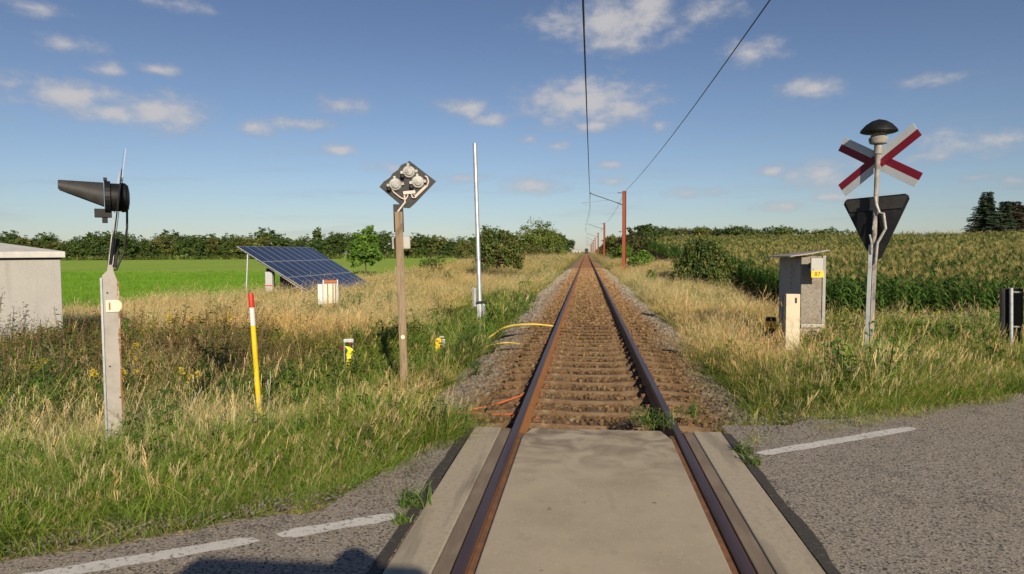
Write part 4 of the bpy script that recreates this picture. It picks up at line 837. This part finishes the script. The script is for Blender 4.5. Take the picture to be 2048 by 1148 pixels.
for x,zz in ((.025,.20),(-.20,.03),(.14,.035)):
    Q=Rt@Matrix.Translation((x,0,zz))@Matrix.Rotation(R_(90),4,'X')
    lm=MB().lathe([(.096,0),(.096,.025),(.088,.03),(.085,.05),(.06,.055),(.055,.08),(.03,.085),(.01,.087)],20,mt=Q).build('lamp_housing',M['cast'],t_,smooth=True)
    mb=MB(); mb.box(-.018,.018,.085,.125,.0,.05,mt=Q); mb.box(-.128,-.088,-.02,.02,.0,.05,mt=Q); mb.box(.088,.128,-.02,.02,.0,.05,mt=Q); mb.build('clip',M['cast'],lm)
    mb=MB(); mb.lathe([(.034,0),(.034,.07),(.02,.09)],10,mt=Q@Matrix.Translation((-.105,-.06,0))); mb.build('cable_gland',M['black'],lm)
MB().box(-.10,.085,-.055,-.001,-.135,-.085,mt=Rt).build('junction_box',M['cablewhite'],t_,bevel=.005)
mb=MB(); tr=lambda a,b:(Rt@Vector((a,-.03,b)))
mb.tube([tr(-.26,-.02),tr(-.24,-.08),tr(-.15,-.17),tr(-.10,-.20)],.011,6); mb.tube([tr(-.085,-.14),tr(-.088,-.25),(-.012,-.03,hp)],.014,6); mb.tube([tr(-.03,-.14),tr(-.05,-.18),tr(-.09,-.22)],.011,6)
mb.tube([tr(.02,-.14),tr(.03,-.19),tr(.07,-.195),tr(.27,-.04),tr(.30,.02),tr(.29,.09),tr(.26,.115)],.013,6); mb.tube([tr(.055,-.14),tr(.07,-.17),tr(.25,-.03)],.011,6); mb.build('cable_loop',M['cablewhite'],t_)

# ---------------------------------------------------------------- galvanised pole
bx_,by_=-3.17,19.75; z=gz(bx_,by_); t_=thing('steel_pole','tall bare galvanised steel pole hinged between two stubs','pole',(bx_,by_,z)); t_.rotation_euler=(0,R_(-1.4),0); h=4.82-z
MB().lathe([(.068,.25),(.066,2.2),(.062,2.22),(.062,h-.01),(.05,h)],16).build('tube',M['galv'],t_,smooth=True)
mb=MB(); mb.box(.075,.16,-.05,.05,-.3,1.03); mb.build('stub',M['galv'],t_,bevel=.012); mb=MB(); mb.box(-.075,.01,-.1,-.072,-.3,.95); mb.build('stub',M['galv'],t_,bevel=.006)
mb=MB(); mb.tube([(-.09,-.085,.99),(.20,-.085,1.02)],.035,10); mb.tube([(.17,-.09,.97),(.23,-.09,1.06)],.03,8); mb.build('hinge_pin',M['signback'],t_)
mb=MB(); mb.box(-.17,-.10,-.03,.03,.88,1.42); mb.tube([(-.2,0,.85),(-.2,0,1.45)],.015,6); mb.tube([(-.2,0,1.42),(-.07,0,1.40)],.012,6); mb.build('side_bracket',M['galv'],t_,bevel=.004)

# ---------------------------------------------------------------- solar array
t_=thing('solar_array','tilted array of blue solar modules in three rows on steel legs','solar array',(-18.15,43.2,-1.0))
A0=Vector((-2.3,-5.1,3.08)); A1=Vector((2.25,-5.1,.31)); dn=(A1-A0)/3; dw=Vector((.035,1.0,0)); nn=dn.cross(dw).normalized(); nn=nn if nn.z>0 else -nn
def prismq(mb,o,a,b,n_,th,mi=0):
    v=[o,o+a,o+a+b,o+b]; v=v+[p-n_*th for p in v]; mb.add(v,[(0,1,2,3),(7,6,5,4),(0,4,5,1),(1,5,6,2),(2,6,7,3),(3,7,4,0)],mi)
first_mod=None
o=A0.copy(); mb=MB(); prismq(mb,Vector((0,0,0)),dn*.988,dw*.985,nn,.04); first_mod=mb.build('solar_module',M['pvframe'],t_,loc=o)
mb=MB(); prismq(mb,dn*.02+dw*.03+nn*.003,dn*.948,dw*.925,nn,.002); gl=mb.build('glass',M['pv'],first_mod)
for i in range(3):
    for j in range(10):
        if i==j==0: continue
        c=first_mod.copy(); C.objects.link(c); c.parent=t_; c.location=A0+dn*i+dw*j; g2=gl.copy(); C.objects.link(g2); g2.parent=c
for yy in (-4.9,-1.7,1.6,4.8):
    MB().tube([(-1.75,yy,2.62),(-1.95,yy,-.4)],.05,8).build('leg',M['galv'],t_); MB().tube([(1.5,yy,.50),(1.5,yy,-.4)],.045,8).build('leg',M['galv'],t_)
    MB().tube([(-1.8,yy,2.66),(1.9,yy,.27)],.035,6).build('rafter',M['galv'],t_)
    if yy<0: MB().tube([(-.9,yy,-.1),(1.4,yy,.75)],.03,6).build('brace',M['galv'],t_)
for k_ in (.2,.8,1.8,2.6): 
    p0=A0+dn*k_-nn*.08; MB().tube([p0,p0+dw*10],.03,6).build('purlin',M['galv'],t_)
t_=thing('inverter','grey inverter case with a red stripe under the solar array','inverter',(-18.9,38.9,-1.0))
MB().box(-.22,.22,-.1,.15,.35,1.55).build('case',M['invgrey'],t_,bevel=.03); MB().box(-.2,.21,-.106,-.101,.70,.76).build('red_stripe',M['brightred'],t_); MB().box(-.26,.26,.16,.2,-.3,1.75).build('mounting_board',M['black'],t_)
t_=thing('battery_cabinet','dark tall cabinet right of the inverter under the array','cabinet',(-18.15,39.3,-1.0))
MB().box(-.28,.30,0,.5,-.2,1.55).build('case',M['signback'],t_,bevel=.01); MB().box(-.24,.26,-.012,-.002,.1,1.5).build('door',M['greyblk'],t_,bevel=.004); MB().box(.15,.19,-.04,-.014,.75,.9).build('handle',M['cast'],t_)

# ---------------------------------------------------------------- rusty open box frame
z=gz(-10.9,27.9); t_=thing('cable_box','open white box in a rusty steel frame before the solar array','cable box',(-10.92,27.95,z),R_(26)); b0=-.62-z; t0=.52-z
mb=MB()
for s in (-.30,.29): mb.box(s,s+.05,-.08,.08,-.3,t0)
mb.build('frame_post',M['galv'],t_,bevel=.004)
mb=MB(); mb.box(-.25,.29,-.07,.0,t0-.13,t0-.02); mb.box(-.25,.29,-.07,.0,b0,b0+.13); mb.tube([(-.2,-.08,b0),(-.12,-.1,b0-.18),(.1,-.1,b0-.2),(.28,-.06,b0+.02)],.03,6); mb.build('rusty_crossbar',M['orangecable'],t_)
MB().box(-.24,.28,.01,.05,b0+.13,t0-.13).build('back_panel',M['cream'],t_)
for x in (-.12,.1,.2): MB().box(x,x+.05,-.05,.005,b0+.13,t0-.13).build('vertical_bar',M['asbestos'],t_)
MB().box(-.50,-.31,-.06,.06,b0+.1,t0-.18).build('white_side_board',M['markwhite'],t_)
MB().lathe([(.10,0),(.12,.1),(.09,.22),(.02,.26)],12,mt=Matrix.Translation((-.08,-.1,b0-.34))).build('insulator',M['markwhite'],t_)

# ---------------------------------------------------------------- ribbon frame, yellow box
z=gz(-4.92,13.45); t_=thing('ribbon_frame','small grey hoop frame tied with yellow tape in the ditch','frame',(-4.93,13.46,z),R_(22)); tp=-.10-z
for s in (-1,1): MB().tube([(s*.085,0,-.3),(s*.085,0,tp)],.014,8).build('upright',M['galv'],t_)
MB().box(-.10,.10,-.02,.02,tp-.07,tp).build('crosspiece',M['galv'],t_,bevel=.004)
v=[];f=[]; pth=[(-.02,-.03,tp-.17,.06),(.05,-.05,tp-.26,.065),(.0,-.035,tp-.34,.05),(.0,-.05,tp-.46,.04),(-.05,-.04,tp-.58,.045),(.02,-.06,tp-.66,.03)]
for x,y,zz,w_ in pth: v+=[(x-w_,y,zz+.03),(x+w_,y+.015,zz)]
MB().add(v,[(2*i,2*i+1,2*i+3,2*i+2) for i in range(5)]).build('yellow_tape',M['yellowtape'] if 'yellowtape' in M else mat('yellow_tape',(.75,.70,.04),.5),t_)
mb=MB(); mb.lathe([(.02,0),(.035,.02),(.03,.05),(.01,.06)],8,mt=Matrix.Translation((.05,-.03,tp-.13))); mb.lathe([(.02,0),(.045,.02),(.035,.05),(.01,.06)],8,mt=Matrix.Translation((-.15,-.03,tp-.20))); mb.build('red_knob',M['red'],t_,smooth=True)
z=gz(-3.12,13.85)+.0; t_=thing('yellow_box','rounded yellow box on a short grey post left of the track','trackside box',(-3.12,13.85,z),R_(12)); c_=-.27-z
MB().prism([(-.085,c_-.12),(-.06,c_-.17),(.02,c_-.17),(.045,c_-.12),(.045,c_+.12),(.02,c_+.165),(-.05,c_+.16),(-.085,c_+.12)],-.09,.08).build('case',M['yellow'],t_,bevel=.015)
MB().box(.055,.12,-.03,.04,-.3,c_+.13).build('post',M['galv'],t_,bevel=.01); MB().box(-.0,.10,-.05,.05,c_+.166,c_+.195).build('lid',M['cast'],t_,bevel=.004)
MB().tube([(-.02,0,c_-.16),(-.03,0,c_-.3),(-.04,0,-.2)],.012,6).build('cable',M['black'],t_)

# ---------------------------------------------------------------- cables on the ballast
def cable(name,lab,P,r,m_,n=8):
    P=[Vector(p) for p in P]; out=[]
    for i in range(len(P)-1):
        p0=P[max(i-1,0)];p1=P[i];p2=P[i+1];p3=P[min(i+2,len(P)-1)]
        for k_ in range(6):
            t__=k_/6; out.append(.5*((2*p1)+(p2-p0)*t__+(2*p0-5*p1+4*p2-p3)*t__**2+(3*p1-p0-3*p2+p3)*t__**3))
    out.append(P[-1]); return tag(MB().tube(out,r,n).build(name,m_,smooth=True),lab,'cable')
cable('yellow_cable','thick yellow cable arching from the verge to the left rail',[(-2.5,14.3,-.42),(-2.3,14.9,-.28),(-1.95,15.9,-.10),(-1.4,16.4,-.09),(-.95,16.45,-.13),(-.83,16.4,-.16)],.024,M['yellowcable'])
cable('yellow_cable','thin yellow cable lying on the ballast below the arching one',[(-2.45,13.2,-.36),(-2.1,13.75,-.26),(-1.75,14.0,-.22),(-1.4,13.9,-.235)],.014,M['yellowcable'])
cable('black_cable','black cable lying along under the arching yellow cable',[(-2.4,14.3,-.42),(-2.1,15.0,-.27),(-1.7,15.35,-.22),(-1.2,15.5,-.20),(-.75,15.6,-.175),(-.4,15.4,-.18),(-.2,15.1,-.2)],.022,M['black'])
cable('black_cable','black cable crossing the left ballast toward the orange wires',[(-2.3,12.7,-.36),(-1.8,13.0,-.235),(-1.3,13.1,-.215),(-.85,13.05,-.18)],.014,M['black'])
cable('black_cable','black cable on the ballast right of the right rail',[(1.35,13.1,-.225),(1.65,12.9,-.22),(1.9,12.9,-.235),(2.15,12.5,-.30),(2.35,12.2,-.42)],.028,M['black'])
cable('orange_cable','orange cable rising to the left rail, upper of two near the slab',[(-1.50,8.02,-.235),(-1.25,8.15,-.21),(-1.0,8.35,-.16),(-.83,8.5,-.12)],.014,M['orangecable'])
cable('orange_cable','orange cable lying flat to the left rail, lower of two near the slab',[(-1.52,7.92,-.235),(-1.2,7.78,-.225),(-.95,7.72,-.20),(-.83,7.7,-.15)],.014,M['orangecable'])
cable('orange_cable','orange cable end lying in dry grass left of the slab',[(-2.15,7.6,-.24),(-1.95,7.66,-.20),(-1.75,7.7,-.20),(-1.52,7.85,-.23)],.015,M['orangecable'])
cable('orange_cable','short orange cable reaching the left rail near the thin yellow cable',[(-1.15,13.2,-.21),(-1.0,13.5,-.19),(-.83,13.9,-.12)],.013,M['orangecable'])
cable('orange_cable','rusty orange cable clump at the grass edge by the thin yellow cable',[(-2.62,12.9,-.40),(-2.5,13.1,-.28),(-2.38,13.15,-.30),(-2.48,12.9,-.36),(-2.6,13.15,-.33)],.018,M['orangecable'])

# ---------------------------------------------------------------- crossing sign at right
bx_,by_=4.66,12.08; z=gz(bx_,by_); t_=thing('crossing_sign','red and white crossbuck with bell and dark triangle on a steel post','crossing sign',(bx_,by_,z),R_(-21.5)); t_.rotation_euler=(0,R_(1.1),R_(-21.5)); b=-z
MB().box(-.068,-.008,-.05,.02,-.4,b+1.75).build('post_channel',M['galv'],t_,bevel=.004); mb=MB(); mb.box(.002,.066,-.02,.05,-.4,b+1.75); mb.build('post_channel',M['greypost'],t_,bevel=.004)
mb=MB(); mb.box(-.0075,.0015,-.01,.04,-.4,b+1.7); mb.build('post_gap',M['ink'],t_)
MB().lathe([(.038,b+1.6),(.038,b+3.25),(.062,b+3.26),(.062,b+3.41),(.04,b+3.43)],14,mt=Matrix.Translation((.01,0,0))).build('upper_tube',M['greypost'],t_,smooth=True)
MB().lathe([(.05,b+3.41),(.13,b+3.43),(.145,b+3.47),(.15,b+3.51),(.12,b+3.55),(.10,b+3.62),(.02,b+3.63)],24,mt=Matrix.Translation((.01,0,0))).build('bell_base',M['greypost'],t_,smooth=True)
MB().lathe([(.10,b+3.60),(.25,b+3.605),(.285,b+3.62),(.275,b+3.655),(.20,b+3.74),(.11,b+3.80),(.04,b+3.82),(.01,b+3.83)],28,mt=Matrix.Translation((.01,0,0))).build('bell',M['black'],t_,smooth=True)
# crossbuck plane: faces along the road, seen from behind
Q=Matrix.Translation((.01,.09,b+3.15))@Matrix.Rotation(R_(-31),4,'Z')@Matrix.Rotation(R_(-2.5),4,'Y')
def arm(mb,mb2,ang,flip,y0):
    T_=Q@Matrix.Rotation(-ang,4,'Y')
    L0=.0; L1=.77
    a,b2=(0,.125) if flip else (-.125,0)
    mb.prism([(L0,a),(L1,a),(L1,b2),(L0,b2)] if True else [],y0,y0+.012,mt=T_)
    a2,b3=(-.125,0) if flip else (0,.125)
    mb2.prism([(L0,a2),(L1-.0,a2),(L1-.0,b3),(L0,b3)],y0+.001,y0+.011,mt=T_)
wb,rb=MB(),MB()
# right-up: white above, red below ; right-down: red above, white below ; left mirrored
arm(wb,rb,R_(33),True,.0); arm(wb,rb,R_(-31),False,.016)
arm(wb,rb,R_(149),False,.016); arm(wb,rb,R_(213),True,.0)
wb.build('crossbuck_white',M['white'],t_); rb.build('crossbuck_red',M['red'],t_)
mb=MB(); mb.box(-.03,.05,-.01,.085,b+3.10,b+3.30); mb.build('crossbuck_bracket',M['cast'],t_,bevel=.004)
Q2=Matrix.Translation((.10,.05,b+.04))@Matrix.Rotation(R_(-24),4,'Z')@Matrix.Rotation(R_(-3),4,'Y')
MB().prism([(-.515,2.50),(-.535,2.44),(-.09,1.50),(0,1.43),(.09,1.50),(.535,2.44),(.515,2.50),(.47,2.53),(-.47,2.53)],.05,.062,mt=Q2).build('triangle_plate',M['signback'],t_)
mb=MB(); mb.prism([(-.51,2.50),(.51,2.50),(.42,2.30),(-.42,2.30)],.03,.049,mt=Q2); mb.build('triangle_band',M['greyblk'],t_)
mb=MB(); mb.prism([(-.26,2.28),(.12,2.28),(.18,2.0),(.06,1.72),(-.02,1.57),(-.08,1.57),(-.22,1.85),(-.28,2.05)],-.045,.029,mt=Q2); mb.build('lamp_case',M['black'],t_,bevel=.01)
mb=MB(); mb.tube([(.0,-.05,b+2.55),(.02,-.06,b+2.42),(.07,-.08,b+2.28),(.13,-.10,b+2.27),(.17,-.10,b+2.02),(.06,-.08,b+1.78),(.045,-.07,b+1.45)],.022,8); mb.build('conduit',M['cast'],t_)
mb=MB(); mb.tube([(.0,-.06,b+2.2),(-.02,-.07,b+2.0)],.012,6); mb.tube([(-.06,-.075,b+1.92),(-.03,-.075,b+1.80),(-.02,-.07,b+1.6)],.015,6); mb.build('thin_conduit',M['cast'],t_)

# ---------------------------------------------------------------- equipment cabinet 87, stub post, bollard, guard
bx_,by_=4.45,15.1; z=gz(bx_,by_); t_=thing('equipment_cabinet','weathered grey cabinet with sloping roof and yellow number plate','cabinet',(bx_,by_,z),0); b=-z
# two faces: left face turned to the track, right pebbled face toward the road
ang=R_(2)
Rz=Matrix.Rotation(ang,4,'Z')
MB().box(.0,.46,.03,1.45,b-.6,b+1.50,mt=Rz).build('side_case',M['cabside'],t_,bevel=.006)
MB().box(.006,.50,-.0,.45,b+.11,b+1.54,mt=Rz).build('front_case',M['asbestos'],t_,bevel=.01)
MB().box(.44,.505,-.03,-.002,b+.10,b+1.55,mt=Rz).build('corner_strip',M['cabside'],t_,bevel=.006)
MB().box(.01,.50,-.035,-.003,b+.02,b+.10,mt=Rz).build('bottom_rail',M['cabplate'],t_,bevel=.004)
mb=MB()
for i in range(8): mb.lathe([(.012,-.006),(.012,.006)],8,mt=Rz@Matrix.Translation((-.003,.62,b+1.30-.12*i))@Matrix.Rotation(R_(90),4,'Y'))
mb.build('rivet',M['ink'],t_)
MB().add([Rz@Vector(p) for p in [(-.26,-.12,b+1.53),(.16,-.14,b+1.585),(.55,-.10,b+1.655),(.55,1.6,b+1.60),(.1,1.6,b+1.55),(-.30,1.6,b+1.50),(-.26,-.12,b+1.55),(.16,-.14,b+1.61),(.55,-.10,b+1.68),(.55,1.6,b+1.625),(.1,1.6,b+1.575),(-.30,1.6,b+1.52)]],[(0,5,4,1),(1,4,3,2),(6,7,10,11),(7,8,9,10),(0,1,7,6),(1,2,8,7),(2,3,9,8),(3,4,10,9),(4,5,11,10),(5,0,6,11)]).build('roof',M['cabroof'],t_)
MB().box(.09,.33,-.34,-.28,b+1.22,b+1.50,mt=Rz).build('hatch',M['cabplate'],t_,bevel=.006)
MB().box(.17,.25,-.278,-.002,b+1.3,b+1.4,mt=Rz).build('hatch_bracket',M['black'],t_)
npl=MB().box(.09,.34,-.355,-.343,b+1.10,b+1.235,mt=Rz).build('number_plate',M['yellow'],t_)
text('87',.12,Rz@Matrix.Translation((.212,-.3565,b+1.168))@Matrix.Rotation(R_(90),4,'X'),'plate_number',M['ink'],npl)
mb=MB(); mb.lathe([(.014,0),(.014,.02)],8,mt=Rz@Matrix.Translation((.14,-.342,b+1.27))@Matrix.Rotation(R_(90),4,'X')); mb.build('lock',M['cast'],t_)
z=gz(3.79,13.4); o_=thing('stub_post','cream concrete stub post in front of the cabinet','post',(3.79,13.4,z),R_(-4)); mb=MB(); mb.box(-.125,.13,-.06,.06,-.4,.84-z); mb.build('block',M['palepost'],o_,bevel=.012)
MB().box(-.165,-.135,-.05,.05,-.4,.81-z).build('steel_edge',M['signback'],o_); MB().box(.035,.07,-.066,-.058,.67-z,.77-z).build('bolt_slot',M['ink'],o_)
z=gz(3.59,14.12); o_=thing('bollard','short black bollard with an orange reflective band beside the stub post','bollard',(3.59,14.12,z)); h=.33-z
MB().lathe([(.105,-.3),(.10,h-.02),(.08,h)],20).build('shaft',M['black'],o_,smooth=True); bd=MB().lathe([(.1035,h-.22),(.1025,h-.075)],20).build('band',M['orange'],o_,smooth=True)
text('2',.12,Matrix.Translation((-.035,-.1065,h-.147))@Matrix.Rotation(R_(-12),4,'Z')@Matrix.Rotation(R_(90),4,'X'),'band_mark',M['ink'],bd,.003)
z=gz(6.75,11.75); o_=thing('marker_board','curved black marker board on a grey pole at the right edge','marker board',(6.75,11.78,z),R_(-28)); o_.rotation_euler=(0,R_(-1.5),R_(-28)); h=1.03-z
v=[];f=[];n_=14
for k_,zz in enumerate((.30,h)):
    for i in range(n_+1):
        a=math.pi*i/n_; v.append((math.cos(a)*.155,math.sin(a)*.12,zz)); 
    for i in range(n_+1):
        a=math.pi*i/n_; v.append((math.cos(a)*.148,math.sin(a)*.112,zz))
q=n_+1
for i in range(n_): f+=[(i,i+1,2*q+i+1,2*q+i),(q+i,3*q+i,3*q+i+1,q+i+1),(2*q+i,2*q+i+1,3*q+i+1,3*q+i),(i,q+i,q+i+1,i+1)]
f+=[(0,2*q,3*q,q),(q-1,2*q-1,4*q-1,3*q-1)]
MB().add(v,f).build('curved_board',M['black'],o_)
MB().lathe([(.030,-.3),(.030,h+.01)],12,mt=Matrix.Translation((.0,.06,0))).build('pole',M['galv'],o_,smooth=True)
for zz in (h-.06,h-.62): MB().tube([(-.03,.06,zz),(.10,.05,zz),(.145,.03,zz)],.014,6).build('clamp',M['cast'],o_)

# ---------------------------------------------------------------- small plants in the joints, gravel at the road edge
def weedclump(x,y,lab,seed,sc=1.):
    r_=np.random.default_rng(seed); v=join(blades(26,.10*sc,.4,.009,1.4,.09*sc,(.06,.10,.02),green,r_,3,.9),leafy(5,.10*sc,.08*sc,r_,[(.10,.18,.03),(.14,.20,.04)],.05*sc))
    o=fmesh('weed_tuft',v[0],v[1],v[2],LT); o.location=(x,y,-.012); return tag(o,lab,'weed')
weedclump(-1.20,4.35,'green weed tuft growing in the left bitumen joint',1,1.3); weedclump(-1.22,4.05,'tiny weed in the left joint nearest the camera',2,.7)
weedclump(1.22,5.75,'yellow green weed in the right joint near the slab end',3,1.0); weedclump(1.20,5.45,'second smaller weed in the right joint',4,.8); weedclump(.58,6.55,'grass tuft inside the right rail at the slab end',5,1.9); weedclump(.45,6.7,'smaller grass tuft left of the tuft at the right rail',6,1.4); weedclump(.95,7.0,'grass tuft just outside the right rail beyond the slab',7,1.5); weedclump(-1.4,6.5,'pale grass tuft beside the left slab end',8,2.2)
n=3500; x=np.concatenate([rg.uniform(-6,-1.3,n),rg.uniform(1.3,8,n)]); s=rg.gamma(2.,.14,2*n)+.1; y=4.93+.6*x+(s+.28)*1.166; k=(np.abs(x)>1.35)&view_ok(x,y); x,y=x[k],y[k]; n=len(x); s_=.008*rg.uniform(.4,1.8,n); tint=np.array([.58,.49,.38])*rg.uniform(.4,1.5,n)[:,None]
st2=[stone(20+i) for i in range(3)]
scatter('roadside_gravel',np.stack([x,y,np.maximum(H(x,y),-.012)+.002],-1),rg.uniform(0,6.28,(n,3)),np.stack([s_]*3,-1),rg.integers(0,3,n),np.clip(tint,.03,.6),st2,'loose gravel along the road edge','gravel')

# ---------------------------------------------------------------- the photographer, standing just behind the camera
def skinned(name,chains,m_,parent):
    V=[];E=[];Rr=[]; ids={}
    for ch in chains:
        prev=None
        for key,p,r in ch:
            if key not in ids: ids[key]=len(V); V.append(p); Rr.append(r)
            if prev is not None: E.append((prev,ids[key]))
            prev=ids[key]
    me=bpy.data.meshes.new(name); me.from_pydata(V,E,[]); o=bpy.data.objects.new(name,me); C.objects.link(o); o.parent=parent
    sk=o.modifiers.new('skin','SKIN'); sk.use_smooth_shade=True
    for i,d in enumerate(me.skin_vertices[0].data): d.radius=(Rr[i],Rr[i]); d.use_root=(i==0)
    sb=o.modifiers.new('sub','SUBSURF'); sb.levels=1; sb.render_levels=2; me.materials.append(m_); return o
p=thing('person','person in dark jacket and jeans holding a camera to the eye','person',(-.03,-.30,0))
ch=[[('pel',(0,0,.95),.15),('wa',(0,0,1.1),.14),('ch',(0,0,1.32),.16),('nk0',(0,.01,1.46),.08),('nk',(0,.02,1.53),.055),('hd0',(0,.03,1.60),.085),('hd',(0,.02,1.68),.095),('top',(0,.01,1.73),.07)],
 [('hd0',0,0),('nose',(0,.125,1.62),.018)]]
for s in (-1,1):
    ch.append([('ch',0,0),('sh%d'%s,(s*.20,0,1.42),.065),('el%d'%s,(s*.34,.07,1.25),.045),('wr%d'%s,(s*.11,.15,1.545),.028),('pm%d'%s,(s*.085,.165,1.60),.03)])
    for k_ in range(4): ch.append([('pm%d'%s,0,0),('f%d%d'%(s,k_),(s*.05,.19,1.59+.018*k_),.009),('g%d%d'%(s,k_),(s*.03,.20,1.59+.018*k_),.008)])
    ch.append([('pm%d'%s,0,0),('th%d'%s,(s*.06,.14,1.60),.010)])
    ch.append([('pel',0,0),('hp%d'%s,(s*.10,0,.88),.10),('kn%d'%s,(s*.12,.02,.5),.065),('an%d'%s,(s*.13,0,.09),.045),('toe%d'%s,(s*.15,.17,.04),.035)])
body=skinned('body',ch,M['skin'],p)
cl=[[('pel',(0,0,.93),.17),('wa',(0,0,1.1),.16),('ch',(0,0,1.33),.18),('nk0',(0,0,1.45),.085)]]
for s in (-1,1): cl.append([('ch',0,0),('sh%d'%s,(s*.20,0,1.42),.082),('el%d'%s,(s*.34,.07,1.25),.062),('wr%d'%s,(s*.13,.14,1.51),.04)])
skinned('jacket',cl,M['cloth'],p)
tr_=[[('pel',(0,0,.92),.165),('ph',(0,0,.86),.14)]]
for s in (-1,1): tr_.append([('ph',0,0),('hp%d'%s,(s*.11,0,.8),.10),('kn%d'%s,(s*.125,.02,.5),.08),('an%d'%s,(s*.135,0,.1),.065)])
skinned('jeans',tr_,M['jeans'],p)
MB().lathe([(.10,-.06),(.112,0),(.10,.07),(.06,.115),(.01,.125)],18,mt=Matrix.Translation((0,-.005,1.66))).build('hair',M['hair'],p,smooth=True)
q=thing('photo_camera','black photo camera held to the eye of the person','camera',(-.03,-.11,1.61)); MB().box(-.07,.07,-.03,.02,-.045,.045).build('camera_body',M['black'],q,bevel=.008); MB().lathe([(.035,0),(.035,.05)],16,mt=Matrix.Translation((0,.02,0))@Matrix.Rotation(R_(-90),4,'X')).build('lens',M['black'],q)

# ---------------------------------------------------------------- unseen van, a guess added behind the photographer to cast the flat road shadow
vn_=thing('shadow_van','unseen dark van added behind the photographer to cast a roof shadow','van',(0,-1.0,0))
MB().prism([(-.84,.35),(.84,.35),(.88,.9),(.82,1.25),(.70,1.90),(.60,2.05),(-.66,2.05),(-.74,1.90),(-.86,1.25),(-.92,.9)],-4.6,0).build('body',M['signback'],vn_,bevel=.05)
MB().prism([(-.72,1.25),(.72,1.25),(.62,1.80),(-.64,1.80)],.003,.012).build('windscreen',M['pv'],vn_); MB().box(-.85,.85,.0,.12,.30,.62).build('bumper',M['greyblk'],vn_,bevel=.03)
for x_ in (-.68,.68): MB().box(x_-.13,x_+.13,.002,.03,.72,.90).build('headlight',M['clear'],vn_,bevel=.01)
for x_ in (-.80,.80):
    for y_ in (-.9,-3.8):
        wh=MB().lathe([(.20,-.1),(.33,-.1),(.35,-.05),(.35,.05),(.33,.1),(.20,.1)],24,mt=Matrix.Translation((x_,y_,.35))@Matrix.Rotation(R_(90),4,'Y')).build('wheel',M['black'],vn_); MB().lathe([(.19,-.105),(.19,.105)],16,mt=Matrix.Translation((x_,y_,.35))@Matrix.Rotation(R_(90),4,'Y')).build('rim',M['galv'],wh)
